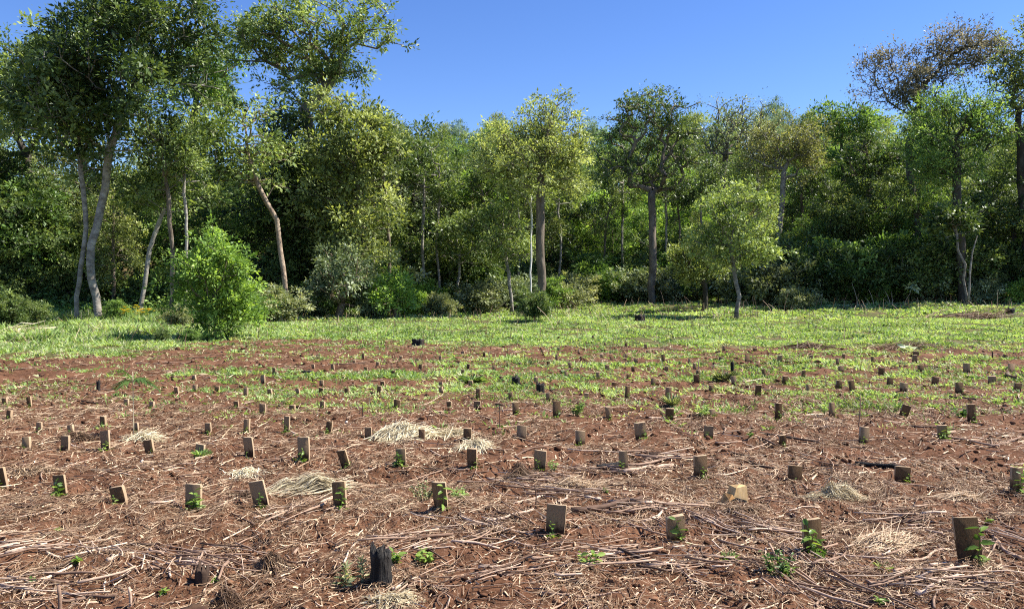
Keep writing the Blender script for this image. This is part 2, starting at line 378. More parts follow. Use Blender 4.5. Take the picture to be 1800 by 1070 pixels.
def tree_meshes(name, path, lobes, rb, leaf, bark, seed, ntips=330, per=55, csize=.55, L=.17, aspect=.45, shell=.5, droop=.25, flat=.55, rt=.014, wig=.1, bal=.35, expo=.5, up=.75, minparent=.35, flare=1.25):
    P, par, tips, nt = grow(np.array(path, float), lobes, ntips, seed, shell, wig=wig, bal=bal, minparent=minparent)
    Vb, Fb, tb = limbs(P, par, tips, nt, rb, rt, expo=expo, flare=flare)
    tm = mesh_np(name+'_trunk', Vb, Fb, M[bark], tint=tb, smooth=True)
    L = L*1.08; per = max(6, int(per*.88)); aspect = min(.55, aspect*1.08)
    V, Fq, t = crown_leaves(P[tips], P[tips]-P[np.maximum(par[tips], 0)]+1e-4, per, csize, L, aspect, seed+1, droop, flat, up)
    cm = mesh_np(name+'_crown', V, Fq, M[leaf], tint=t)
    return tm, cm
def hero(name, label, d, path_px, wpx, lobes_px, leaf='olive', bark='bark', seed=1, depth=.9, cat='tree', group=None, base_dz=None, **kw):
    s = d/F; r = np.random.default_rng(seed+500)
    path = [Pd(px, py, d) for px, py in path_px]
    g = h1(path[0][0], d)
    if base_dz is None: path[0][2] = g-.25
    for p in path[1:-1]: p[1] += r.normal(0, .12)
    lobes = []
    for px, py, rx, ry in lobes_px:
        c = Pd(px, py, d); c[1] += r.normal(0, .5*rx*s)
        lobes.append((c[0], c[1], c[2], rx*s*1.14, rx*s*depth*1.1, ry*s*1.14))
    o = empty(name, (path[0][0], d, g)); tag(o, label, cat, group)
    loc = np.array([path[0][0], d, g])
    path = [p-loc for p in path]; lobes = [tuple(np.array(l[:3])-loc)+l[3:] for l in lobes]
    tm, cm = tree_meshes(name, path, lobes, wpx*s/2, leaf, bark, seed, **kw)
    link('trunk', tm, o); link('crown', cm, o)
    return o
HERO_REFS = []      # (px, short phrase) for describing what stands near
def HT(ref, px, *a, **k):
    HERO_REFS.append((px, ref)); return hero(*a, **k)

# --- left cluster
HT('pale leaning trunk', 135, 'tall_tree', 'slender pale trunked tree with dark crown, just left of the thickest pale trunk', 31, [(133, 575), (137, 520), (145, 470), (150, 400), (148, 330), (140, 250)], 8,
   [(120, 200, 55, 60), (90, 130, 55, 45), (150, 285, 45, 35), (60, 190, 40, 45), (115, 85, 45, 32)], 'dark', 'bark_pale', 11, ntips=330, per=52, csize=.5)
HT('thickest pale trunk', 170, 'tall_tree', 'biggest tall tree, thick curved pale trunk, huge dark crown cut by the top edge', 31, [(176, 572), (166, 520), (160, 460), (168, 400), (180, 330), (196, 265), (215, 200), (235, 150)], 13,
   [(240, 60, 80, 55), (180, 90, 55, 50), (310, 55, 60, 45), (345, 115, 42, 45), (230, 150, 75, 50), (150, 160, 48, 45), (290, 200, 65, 45), (200, 230, 55, 40), (372, 160, 24, 35), (270, 5, 70, 32), (355, 80, 30, 30), (190, 25, 50, 32), (120, 55, 25, 20), (300, 250, 50, 35)],
   'dark', 'bark_pale', 12, ntips=560, per=60, csize=.56, rt=.016, bal=.3)
HT('forked leaning trunk', 245, 'leaning_tree', 'tree with slim grey trunk leaning right behind the yellow flowers', 34, [(243, 558), (252, 500), (262, 440), (282, 380), (302, 340), (332, 290)], 7.5,
   [(290, 280, 55, 42), (340, 260, 42, 40), (368, 222, 30, 28), (262, 330, 42, 36), (315, 335, 46, 28), (385, 195, 18, 16)], 'olive', 'bark_pale', 13, ntips=300, per=45, csize=.5)
HT('lime crown', 360, 'forest_tree', 'tree with lime yellow crown showing through behind the biggest tall tree', 44, [(320, 540), (325, 400), (335, 250), (345, 170)], 12,
   [(335, 115, 36, 28), (368, 140, 30, 25), (335, 165, 50, 28), (385, 175, 20, 20), (390, 110, 15, 15)], 'lime', 'bark', 14, ntips=220, per=50, csize=.55)
HT('dark leftmost trunk', 50, 'tall_tree', 'dark barked tree at far left with bending upper trunk against blue sky', 38, [(78, 548), (72, 430), (60, 330), (50, 272), (30, 240)], 15,
   [(30, 130, 50, 42), (72, 95, 42, 32), (18, 200, 40, 32), (95, 210, 40, 40), (0, 85, 36, 26), (-40, 150, 50, 50), (-50, 250, 50, 50), (75, 160, 36, 32)], 'olive', 'bark_dark', 15, ntips=420, per=48, csize=.5)
HT('low left crown', 15, 'forest_tree', 'low dark tree at far left edge with sky showing just above it', 36, [(10, 550), (14, 470), (15, 380)], 10,
   [(10, 345, 50, 40), (45, 390, 50, 50), (-50, 360, 60, 60), (10, 440, 60, 50), (80, 430, 50, 60)], 'green', 'bark_dark', 16, ntips=420, per=48, csize=.55)
HT('tall bare limbed tree', 500, 'bare_limbed_tree', 'tree with reddish brown leaning trunk and bare crooked limbs, thin pale foliage', 36, [(511, 558), (503, 500), (494, 440), (484, 388), (467, 350), (450, 318), (438, 270), (432, 225)], 9,
   [(440, 215, 34, 28), (408, 285, 42, 26), (470, 285, 42, 40), (432, 250, 40, 30), (395, 320, 28, 16), (420, 185, 12, 16)], 'olive', 'bark_red', 17, ntips=260, per=17, csize=.42, rt=.02, wig=.16, expo=.55)
HT('very tall tree', 570, 'tall_tree', 'very tall tree whose open olive crown spreads alone against the blue sky, with crooked limbs', 42, [(580, 535), (572, 450), (568, 370), (556, 300), (546, 240), (536, 195), (560, 168), (588, 135), (602, 98)], 20,
   [(470, 70, 50, 36), (436, 62, 22, 24), (520, 50, 45, 28), (562, 14, 40, 18), (600, 50, 50, 36), (645, 36, 26, 26), (668, 66, 20, 22), (650, 118, 28, 22), (590, 100, 42, 28), (535, 112, 40, 34), (488, 128, 28, 24), (575, 160, 38, 22), (520, 160, 26, 18), (450, 105, 24, 20), (548, 205, 26, 16), (600, 190, 22, 16), (515, 205, 18, 16)],
   'olive', 'bark', 18, ntips=430, per=56, csize=.54, shell=.55, rt=.02, wig=.14, expo=.55, bal=.2)
HT('yellowish leafy tree', 640, 'leafy_tree', 'broad leafy tree with yellowish olive foliage right beneath the very tall open crown', 39, [(642, 556), (637, 450), (630, 350), (620, 250)], 16,
   [(600, 205, 36, 32), (640, 245, 36, 40), (600, 280, 50, 42), (655, 300, 32, 40), (630, 360, 50, 42), (640, 430, 45, 45), (676, 240, 18, 22), (570, 330, 42, 42), (590, 400, 42, 36)], 'yolive', 'bark', 19, ntips=640, per=52, csize=.5)
HT('dark creeper tree', 500, 'creeper_tree', 'dark tree thick with creeper foliage left of the very tall trunk', 41, [(520, 545), (525, 420), (515, 260)], 13,
   [(500, 225, 36, 32), (520, 275, 42, 40), (490, 310, 38, 40), (535, 340, 36, 42), (500, 385, 40, 40), (540, 430, 40, 40), (450, 370, 40, 40), (470, 440, 45, 45)], 'dark', 'bark_dark', 20, ntips=560, per=50, csize=.5)
HT('grey round little tree', 600, 'small_tree', 'small rounded grey green tree on short twisted pale trunk', 37, [(593, 562), (599, 532), (590, 505)], 13,
   [(588, 462, 28, 20), (610, 488, 38, 26), (632, 518, 24, 20), (575, 500, 20, 24)], 'grey', 'bark_red', 21, ntips=220, per=46, csize=.34, L=.13, cat='tree')
HT('slim grey tree', 705, 'slim_tree', 'slim tree with fine greyish twiggy crown right of the yellowish leafy tree', 50, [(706, 545), (707, 430), (702, 330), (700, 285)], 8,
   [(722, 258, 34, 24), (748, 296, 36, 28), (700, 300, 34, 42), (765, 326, 24, 22), (722, 350, 34, 32)], 'grey', 'bark_pale', 22, ntips=420, per=26, csize=.5, L=.13, rt=.016)
HT('tall central tree', 950, 'tall_tree', 'tall straight trunked olive tree standing clear at the middle of the wood edge', 38, [(950, 566), (952, 500), (949, 430), (951, 360), (953, 300), (960, 250), (968, 210)], 15,
   [(970, 195, 36, 26), (940, 245, 46, 34), (990, 250, 40, 40), (900, 240, 30, 28), (882, 292, 32, 28), (930, 300, 46, 36), (990, 305, 36, 32), (960, 270, 40, 50), (1010, 265, 18, 28)], 'yolive', 'bark', 23, ntips=640, per=46, csize=.42, L=.12, shell=.4)
HT('thin white trunk', 932, 'slim_tree', 'slim tree with very thin white trunk just left of the tall straight central trunk', 42, [(932, 553), (933, 480), (934, 400), (935, 340)], 3.4,
   [(915, 325, 24, 20), (935, 300, 22, 26), (955, 340, 20, 16)], 'olive', 'bark_white', 24, ntips=90, per=40, csize=.45)
HT('fan branched tree', 1145, 'fan_tree', 'tall tree with many fanned visible branches and glossy dark domed crown', 52, [(1145, 540), (1146, 450), (1147, 380), (1146, 335)], 13,
   [(1150, 175, 34, 22), (1115, 200, 36, 24), (1185, 205, 36, 28), (1090, 222, 26, 22), (1140, 225, 46, 34), (1200, 245, 26, 30), (1165, 270, 46, 30), (1105, 265, 38, 28), (1210, 285, 18, 20), (1120, 305, 34, 22), (1178, 312, 34, 20), (1088, 300, 20, 24), (1145, 335, 26, 14)], 'dark', 'bark', 25, ntips=470, per=44, csize=.46, L=.15, rt=.024, wig=.05, bal=.12, expo=.42, minparent=.7, shell=.45)
HT('yellow olive little tree', 1290, 'small_tree', 'small free standing tree with rounded yellowish olive crown in the green field', 36, [(1294, 560), (1297, 520), (1290, 480), (1287, 440), (1290, 400)], 7.5,
   [(1290, 348, 26, 18), (1258, 372, 24, 22), (1318, 368, 28, 24), (1288, 400, 42, 30), (1334, 405, 20, 24), (1248, 415, 22, 20), (1305, 440, 32, 20), (1228, 440, 22, 14), (1345, 440, 16, 10), (1262, 460, 24, 14)], 'olive', 'bark_pale', 26, ntips=380, per=48, csize=.34, L=.12, shell=.4)
HT('low yellow olive tree', 1238, 'small_tree', 'smaller yellowish olive tree on dark stem left behind the free standing one', 43, [(1238, 533), (1240, 500), (1236, 470)], 9,
   [(1215, 440, 22, 18), (1238, 458, 26, 20), (1198, 462, 16, 12), (1252, 482, 18, 14), (1212, 485, 18, 14)], 'yolive', 'bark_dark', 27, ntips=230, per=46, csize=.4, L=.13)
HT('sparse grey crown', 1275, 'thin_crowned_tree', 'tree with sparse greyish crown and dark forking limbs right of the fan branched tree', 64, [(1270, 520), (1271, 400), (1270, 320), (1276, 262)], 12,
   [(1290, 200, 38, 24), (1250, 220, 34, 26), (1315, 225, 24, 22), (1275, 250, 40, 24), (1240, 255, 24, 20)], 'grey', 'bark', 28, ntips=360, per=18, csize=.6, L=.16, rt=.03, expo=.5)
HT('umbrella crowned tree', 1370, 'umbrella_tree', 'tree with flat brownish green umbrella crown on a thin pale trunk', 52, [(1367, 520), (1367, 470), (1372, 400), (1375, 330), (1378, 300)], 9,
   [(1380, 240, 44, 20), (1345, 262, 34, 20), (1410, 262, 32, 20), (1378, 275, 50, 22), (1430, 285, 14, 10), (1325, 285, 14, 12)], 'brownish', 'bark_pale', 29, ntips=420, per=44, csize=.5, L=.13, shell=.4, bal=.15, minparent=.7)
HT('light green skyline tree', 1480, 'airy_tree', 'airy light green tree showing above the wood against blue sky', 60, [(1483, 520), (1484, 380), (1482, 300), (1478, 235)], 6,
   [(1478, 190, 26, 14), (1450, 205, 22, 14), (1508, 208, 22, 14), (1480, 225, 34, 16), (1520, 220, 12, 12), (1445, 228, 14, 10), (1465, 260, 24, 16), (1500, 265, 26, 16), (1480, 295, 30, 18)], 'green', 'bark', 30, ntips=230, per=44, csize=.6, L=.2, bal=.15, minparent=.5)
HT('reddish brown crown', 1640, 'brown_crowned_tree', 'spreading tree with thin reddish brown foliage and dark limbs against the sky', 47, [(1612, 520), (1612, 400), (1600, 300), (1600, 250), (1612, 225)], 11,
   [(1545, 125, 32, 26), (1580, 110, 30, 24), (1610, 130, 32, 30), (1640, 90, 30, 26), (1690, 70, 34, 26), (1730, 60, 30, 24), (1750, 85, 24, 24), (1700, 105, 34, 24), (1530, 160, 20, 18), (1575, 165, 30, 24), (1650, 140, 30, 24), (1600, 180, 28, 18)],
   'brown', 'bark_dark', 31, ntips=560, per=36, csize=.55, L=.13, rt=.018, wig=.14, shell=.4, bal=.2, minparent=.75, expo=.55)
HT('dark right trunk', 1690, 'feathery_tree', 'dark trunked tree with feathery drooping light green foliage under the reddish brown crown', 43, [(1692, 520), (1690, 430), (1684, 360), (1680, 290), (1682, 240)], 14,
   [(1665, 170, 28, 20), (1700, 190, 40, 22), (1650, 215, 38, 28), (1735, 200, 24, 26), (1700, 235, 46, 28), (1630, 260, 36, 28), (1745, 245, 24, 20), (1665, 285, 46, 30)], 'green', 'bark_dark', 32, ntips=560, per=48, csize=.5, L=.15, aspect=.3, droop=.7)
HT('right edge tree', 1790, 'tall_tree', 'tall yellowish green tree cut by the right edge with a brown tip', 44, [(1800, 520), (1800, 400), (1795, 300), (1790, 200)], 13,
   [(1790, 120, 30, 26), (1800, 165, 38, 32), (1840, 120, 50, 50), (1850, 210, 50, 60), (1800, 60, 14, 20), (1790, 200, 26, 22)], 'yolive', 'bark_dark', 33, ntips=420, per=48, csize=.5, L=.14, droop=.6)
HT('twin pale stems', 1702, 'forked_tree', 'little tree with two pale stems forming a narrow V beside dark undergrowth', 41, [(1702, 512), (1700, 490), (1696, 465), (1690, 440), (1682, 412)], 4,
   [(1672, 395, 26, 18), (1690, 385, 22, 16)], 'dark', 'bark_pale', 34, ntips=130, per=42, csize=.45)
HT('reddish bare post trunk', 1530, 'slim_tree', 'slim tree with sunlit reddish trunk and one dead side branch, left of its pale neighbour', 52, [(1532, 500), (1531, 430), (1529, 370), (1526, 335)], 9,
   [(1525, 300, 28, 22), (1505, 275, 22, 20), (1550, 285, 24, 22)], 'dark', 'bark_red', 35, ntips=150, per=44, csize=.5)
HT('straight pale post trunk', 1568, 'slim_tree', 'slim tree with straight sunlit pale trunk, right of its reddish neighbour', 53, [(1569, 500), (1568, 430), (1568, 370), (1567, 330)], 8,
   [(1567, 300, 26, 24), (1585, 275, 24, 22), (1575, 330, 22, 14)], 'green', 'bark_pale', 36, ntips=150, per=44, csize=.5)
HT('young dark leafed tree', 808, 'young_tree', 'young tree with flat dark green crown on thin pale stem', 44, [(808, 548), (806, 500), (806, 465), (808, 440)], 5,
   [(808, 400, 40, 16), (785, 425, 28, 14), (835, 425, 26, 14), (810, 445, 34, 14)], 'dark', 'bark_pale', 37, ntips=170, per=40, csize=.5, L=.16, flat=.3)
HT('slim leaning stem', 893, 'young_tree', 'young tree with slim leaning stem and hazy olive foliage, left of the thin white trunk', 43, [(900, 548), (896, 500), (888, 440), (885, 400)], 6,
   [(885, 400, 30, 28), (905, 430, 28, 28), (868, 370, 24, 20), (900, 360, 24, 20)], 'olive', 'bark_pale', 38, ntips=240, per=40, csize=.45, L=.13)
HT('lime side branch', 840, 'bright_tree', 'tree with bright lime sprays of leaves left of the tall central crown', 48, [(850, 545), (850, 440), (852, 360)], 8,
   [(838, 322, 26, 12), (862, 312, 22, 10), (830, 345, 20, 12), (868, 345, 24, 16)], 'lime', 'bark', 39, ntips=120, per=40, csize=.45)

for o_ in [o for o in bpy.data.objects if o.get('category') == 'tree' and o.name.startswith('forked_tree')]:
    s_ = 41/F; pts = np.array([[0, 0, .25], [2*s_, 0, 30*s_], [5*s_, .1, 60*s_], [9*s_, .1, 95*s_], [20*s_, .2, 125*s_]])
    V_, F_ = tubes(pts[None], np.array([[.065, .055, .05, .04, .02]]), 8); link('trunk', mesh_np('second_stem', V_, F_, M['bark_pale'], smooth=True), o_)

# --- bushes near the soil edge
HT('bright green bush', 375, 'bush', 'bright green rounded bush on dark stems at the edge of the bare soil', 22.3, [(382, 600), (384, 575), (380, 545), (378, 500)], 12,
   [(368, 432, 20, 14), (350, 458, 22, 14), (392, 455, 24, 18), (370, 480, 40, 20), (330, 495, 20, 14), (415, 498, 20, 16), (345, 520, 34, 16), (405, 525, 32, 18), (322, 540, 22, 10), (430, 548, 20, 12), (375, 545, 46, 14), (350, 565, 34, 9), (405, 568, 26, 12), (382, 585, 14, 12)], 'lime', 'bark', 40, ntips=440, per=54, csize=.22, L=.085, aspect=.5, shell=.4, rt=.006, minparent=.1, cat='bush')
HT('small bright bush', 692, 'bush', 'small bright green bush right of the grey round little tree', 37.5, [(696, 561), (697, 545), (694, 520)], 8,
   [(690, 495, 24, 14), (675, 515, 20, 14), (710, 510, 20, 14), (692, 528, 30, 14)], 'lime', 'bark_red', 41, ntips=200, per=46, csize=.28, L=.12, minparent=.1, cat='bush')

# ------------------------------------------------------------------ forest behind: shared kinds, each tree a thing
def proto(kind, leaf, bark, h, w, seed, low=.3, ntips=300, per=46, **kw):
    r = np.random.default_rng(seed)
    path = [(0, 0, -.5), (r.normal(0, .15), 0, h*.25), (r.normal(0, .3), 0, h*.5), (r.normal(0, .4), 0, h*.78)]
    lobes = []
    for i in range(9):
        u = low+(1-low)*(i+.5)/9*.92; ww = w*math.sin(math.pi*min(.9, max(.22, (u-low)/(1-low)*.8+.15)))
        a = r.uniform(0, 6.28); q = ww*r.uniform(.3, .5)
        lobes.append((math.cos(a)*q, math.sin(a)*q, u*h*r.uniform(.94, 1.03), ww*r.uniform(.24, .36), ww*.30, h*(1-low)*.11))
        lobes.append((-math.cos(a)*q*.8, -math.sin(a)*q*.9, u*h*.95, ww*r.uniform(.2, .32), ww*.28, h*(1-low)*.09))
    return tree_meshes('forest_'+kind, path, lobes, h*.014+.03, leaf, bark, seed, ntips=ntips, per=per, **kw)
PROTO = {
 'dense': proto('dense', 'dark', 'bark_dark', 12, 6.5, 61, low=.10, ntips=420, per=46, csize=.6, L=.19),
 'green': proto('green', 'green', 'bark', 12, 5.6, 62, low=.22, ntips=420, per=46, csize=.6, L=.19),
 'olive': proto('olive', 'olive', 'bark', 12.5, 5.2, 63, low=.30, ntips=360, per=46, csize=.6, L=.18),
 'lime': proto('lime', 'lime', 'bark', 11, 6, 64, low=.25, ntips=300, per=46, csize=.6, L=.2, flat=.4),
 'grey': proto('grey', 'grey', 'bark_pale', 12, 6, 65, low=.35, ntips=420, per=26, csize=.6, L=.15),
 'blue': proto('blue', 'blue', 'bark_pale', 14, 5, 66, low=.5, ntips=170, per=60, csize=.75, L=.2, shell=.7),
 'yolive': proto('yolive', 'yolive', 'bark', 12.5, 5.2, 67, low=.32, ntips=380, per=46, csize=.6, L=.17),
}
LOOK = {'dense': 'dark green dense', 'green': 'mid green leafy', 'olive': 'dull olive', 'lime': 'fresh light green', 'grey': 'thin greyish', 'blue': 'bluish green clumped', 'yolive': 'yellowish olive'}
used_labels = {}
ORD = ['', 'second', 'third', 'fourth', 'fifth', 'sixth', 'seventh', 'eighth', 'ninth', 'tenth', 'eleventh', 'twelfth', 'thirteenth', 'fourteenth', 'fifteenth', 'sixteenth', 'seventeenth', 'eighteenth', 'nineteenth', 'twentieth']
def near_ref(px):
    return min(HERO_REFS, key=lambda q: abs(q[0]-px))
forest = []
def forest_tree(kind, x, y, s, depthword):
    tm, cm = PROTO[kind]
    g = h1(x, y)
    o = empty('forest_tree', (x, y, g), random.uniform(0, 6.28)); o.scale = (s*random.uniform(.88, 1.12), s*random.uniform(.88, 1.12), s)
    link('trunk', tm, o); link('crown', cm, o)
    forest.append((o, kind, HX+x/y*F, y, depthword))
r2 = random.Random(5)
kinds_front = ['dense']*4+['green']*4+['olive']*2+['yolive']*2
kinds_hill = ['green']*5+['olive']*4+['dense']*1+['yolive']*3+['lime']*4+['grey']*2
for x in np.arange(-36, 46, 3.6):           # just inside the wood
    xx = x+r2.uniform(-1, 1); y = float(wood_edge(xx))+r2.uniform(3.5, 6.5)
    if y > 30 and abs(xx/y) < .78: forest_tree(r2.choice(kinds_front), xx, y, r2.uniform(.5, 1.0)*(1 if xx > -14 else .85)*(.62 if .05 < xx/y < .33 else 1), 'in first rank')
for x in np.arange(-42, 56, 4.4):
    xx = x+r2.uniform(-1.5, 1.5); y = float(wood_edge(xx))+r2.uniform(9, 14)
    if abs(xx/y) < .78: forest_tree(r2.choice(kinds_front+['green', 'lime', 'yolive']), xx, y, r2.uniform(.7, 1.2)*(1 if xx > -14 else .85)*(.8 if .05 < xx/y < .33 else 1), 'deeper in wood')
for row, (d, gap) in enumerate([(76, 6.2), (88, 6.5), (101, 7), (115, 7), (130, 8), (146, 9)]):
    m = d*.76
    for x in np.arange(-m, m, gap):
        xx = x+r2.uniform(-2, 2); y = d+r2.uniform(-4, 4)
        k = r2.choice(kinds_hill if row < 4 else kinds_hill+['blue']*6)
        forest_tree(k, xx, y, r2.uniform(.7, 1.2), 'low on hillside' if row < 2 else 'on mid hillside' if row < 4 else 'near hilltop')
for px, py, d, k, s in [(812, 205, 118, 'blue', 1.0), (840, 222, 112, 'olive', .95), (872, 200, 132, 'blue', .95), (905, 235, 100, 'green', 1), (1032, 205, 120, 'blue', 1.0), (1060, 245, 100, 'green', .95),
                        (1050, 300, 64, 'lime', .9), (1075, 360, 60, 'green', .8), (1225, 330, 64, 'lime', .9), (1255, 300, 70, 'green', .9), (1420, 340, 64, 'lime', .8), (1330, 290, 72, 'yolive', .9), (1440, 300, 72, 'green', .9), (1030, 400, 62, 'lime', .8), (780, 290, 66, 'grey', .9), (830, 270, 76, 'yolive', .9), (1110, 330, 66, 'green', .9), (660, 300, 62, 'green', .8), (430, 330, 50, 'lime', .8), (405, 380, 46, 'green', .8), (1500, 280, 64, 'yolive', .9), (1590, 330, 60, 'lime', .8), (1760, 300, 52, 'green', .9), (1555, 262, 50, 'dense', .9), (1618, 255, 48.5, 'dense', .9), (1590, 320, 49, 'green', .9), (1655, 300, 46, 'green', .9), (1735, 275, 47, 'dense', .9), (1790, 270, 45, 'dense', .9), (1460, 320, 52, 'dense', .9), (1425, 360, 53, 'green', .9), (1500, 345, 52, 'dense', .9), (1845, 270, 44, 'dense', .9), (300, 330, 40, 'green', .9), (140, 340, 38, 'dense', .9), (215, 330, 40, 'dense', .9), (1330, 400, 56, 'dense', .9), (1200, 400, 60, 'green', .9),
                        (1245, 188, 105, 'olive', 1), (1210, 200, 100, 'yolive', 1), (1345, 200, 122, 'blue', 1.0), (1378, 198, 135, 'blue', .9), (1405, 208, 140, 'blue', .9), (740, 240, 95, 'grey', 1.0), (1320, 205, 112, 'olive', 1)]:
    x = (px-HX)/F*d; top = CAMZ-(py-HY)/F*d; g = float(macro(np.array([x]), np.array([float(d)]))[0])
    forest_tree(k, x, d, max(.5, (top-g)/(14.2 if k == 'blue' else 12.4)), 'on skyline')
PROTO['slim'] = tree_meshes('forest_slim', [(0, 0, -.4), (.1, 0, 2.5), (-.1, .1, 5), (.15, 0, 7.5), (.1, 0, 9)], [(.5, 0, 9, 1.1, 1.1, .9), (-.6, .2, 9.6, 1.1, 1.1, .9), (.1, .5, 10.4, 1.2, 1.2, .9), (0, -.5, 8.2, .9, .9, .7)], .09, 'olive', 'bark_pale', 71, ntips=110, per=46, csize=.5, L=.16, minparent=.75, shell=.3)
PROTO['slimdark'] = tree_meshes('forest_slim_dark', [(0, 0, -.4), (-.15, 0, 2.5), (.1, .1, 5), (.3, 0, 7.5), (.7, 0, 9)], [(1.1, 0, 9, 1.1, 1.1, .9), (0, .2, 9.2, 1.1, 1.1, .8), (.8, .5, 10.2, 1.2, 1.2, .8), (0, -.5, 7.6, .8, .8, .6)], .11, 'dark', 'bark', 72, ntips=120, per=46, csize=.5, L=.16, minparent=.6, shell=.3)
LOOK['slim'] = 'slim pale stemmed'; LOOK['slimdark'] = 'slim brown stemmed'
for k_, px in enumerate([300, 328, 655, 682, 745, 770, 860, 912, 985, 1060, 1095, 1172, 1195, 1232, 1330, 1410, 1455, 1600, 1640, 1760]):
    x0 = (px-HX)/F*45; d = float(wood_edge(x0))+r2.uniform(-.4, 2.2)
    forest_tree('slim' if k_ % 3 else 'slimdark', (px-HX)/F*d, d, r2.uniform(.7, 1.0)*(1 if px > 400 else .8), 'by wood edge')
cnt = {}
forest.sort(key=lambda t: t[2])
for o, kind, px, y, dw in forest:
    rp, ref = near_ref(px)
    key = (kind, dw, ref); cnt[key] = cnt.get(key, 0)+1; k = cnt[key]
    tag(o, f"{LOOK[kind]} tree {dw}, {ORD[k-1]+' from left ' if k > 1 else ''}behind the {ref}", 'tree', 'trees of the wood and hillside behind')

# ------------------------------------------------------------------ shrubs along the wood edge
def shrub_proto(kind, leaf, w, h, seed, L=.15, per=64, ntips=190, **kw):
    r = np.random.default_rng(seed); lobes = []
    for i in range(7):
        a = r.uniform(0, 6.28); q = w*.25*r.random()
        lobes.append((math.cos(a)*q, math.sin(a)*q, h*r.uniform(.3, .72), w*.3, w*.3, h*.26))
    return tree_meshes('shrub_'+kind, [(0, 0, -.2), (0, 0, h*.2), (.05, 0, h*.4)], lobes, .06, leaf, 'bark', seed, ntips=ntips, per=per, csize=.3, L=L, minparent=0, **kw)
SH = {'broad': shrub_proto('broad', 'grey', 2.6, 2.0, 81, L=.15), 'green': shrub_proto('green', 'green', 2.8, 2.4, 82, L=.12), 'dark': shrub_proto('dark', 'dark', 3.2, 2.8, 83, L=.13),
      'bright': shrub_proto('bright', 'lime', 2.2, 1.8, 84, L=.13), 'mound': shrub_proto('mound', 'weed2', 2.8, 2.0, 85, L=.13, ntips=200)}
SLOOK = {'broad': 'broad leaved greyish', 'green': 'mid green', 'dark': 'dark green', 'bright': 'bright green', 'mound': 'pale green mounded'}
shrubs = []
def shrub(kind, px, py, s, d=None):
    if d is None: x, d, g = W(px, py)
    else: x = (px-HX)/F*d; g = h1(x, d)
    tm, cm = SH[kind]
    o = empty('shrub', (x, d, g), r2.uniform(0, 6.28)); o.scale = (s*r2.uniform(.9, 1.2), s*r2.uniform(.9, 1.2), s)
    link('trunk', tm, o).name = 'stem'; link('crown', cm, o).name = 'foliage'
    shrubs.append((o, kind, px, py))
for a in [('bright', 745, 552, .9), ('bright', 725, 556, .7), ('mound', 775, 556, .6), ('mound', 832, 552, .9), ('broad', 800, 545, .7), ('dark', 870, 541, .8), ('broad', 908, 546, 1), ('green', 935, 558, .45), ('green', 968, 545, .8), ('dark', 940, 567, .5),
          ('mound', 990, 544, .8), ('mound', 1020, 536, 1.1), ('green', 1050, 532, 1.2), ('broad', 1085, 532, 1.1), ('dark', 1115, 530, 1.2), ('broad', 1155, 531, 1.2), ('green', 1180, 528, 1.5), ('broad', 1215, 530, .8), ('dark', 1262, 530, .9),
          ('broad', 1330, 531, .9), ('green', 1310, 528, 1.0), ('mound', 1372, 536, 1.35), ('mound', 1395, 545, .6), ('dark', 1425, 532, 1.4), ('dark', 1470, 532, 1.2), ('green', 1500, 530, 1.3), ('dark', 1540, 532, 1.2), ('green', 1575, 528, 1.6), ('dark', 1610, 530, 1.1),
          ('dark', 1645, 530, 1.3), ('dark', 1690, 528, 1.1), ('broad', 1730, 531, .7), ('dark', 1765, 528, 1.2), ('bright', 1790, 532, .6), ('dark', 1830, 526, 1.3),
          ('mound', 975, 540, 1.0), ('green', 1035, 533, 1.5), ('bright', 1070, 533, 1.0), ('broad', 1125, 533, 1.2), ('mound', 1165, 531, 1.2), ('green', 1225, 529, 1.5), ('broad', 1300, 531, 1.1), ('green', 1345, 531, 1.4), ('green', 1420, 530, 1.3), ('broad', 1450, 531, 1.1), ('green', 1480, 531, 1.5), ('bright', 1530, 530, 1.0), ('green', 1555, 529, 1.6), ('broad', 1620, 530, 1.1), ('green', 850, 545, 1.0), ('mound', 885, 545, .9),
          ('mound', 470, 566, .75), ('broad', 440, 566, .8), ('mound', 540, 560, .6), ('green', 560, 560, .7), ('broad', 655, 560, .6), ('green', 425, 568, .7), ('mound', 320, 572, .4), ('green', 345, 566, .6),
          ('dark', 20, 580, .4), ('dark', 60, 578, .4), ('green', 205, 570, .4), ('dark', -30, 582, .6),
          ('dark', 285, 603, .14), ('green', 335, 604, .16)]:  # the dark one stands in for the shade left of the bright bush
    shrub(*a)
for k in range(34):                                  # bigger shrubs just inside the wood
    px = -40+k*57+r2.uniform(-14, 14); x0 = (px-HX)/F*45; d = float(wood_edge(x0*1.05))+r2.uniform(1.0, 3.0)
    shrub(r2.choice(['dark', 'dark', 'green', 'broad', 'mound'] if px > 420 else ['dark', 'green']), px, 0, r2.uniform(.7, 1.9 if px > 620 else 1.3), d+(r2.uniform(-.5, 3) if px > 620 else r2.uniform(3, 7)))
cnt = {}; shrubs.sort(key=lambda t: t[2])
for o, kind, px, py in shrubs:
    rp, ref = near_ref(px); side = 'inside wood' if py == 0 else 'by wood edge'
    if py > 590: side = 'on weedy bank'
    key = (kind, side, ref); cnt[key] = cnt.get(key, 0)+1; k = cnt[key]
    tag(o, f"{SLOOK[kind]} shrub {side}, {ORD[k-1]+' from left ' if k > 1 else ''}near the {ref}", 'shrub', 'shrubs along the wood edge')

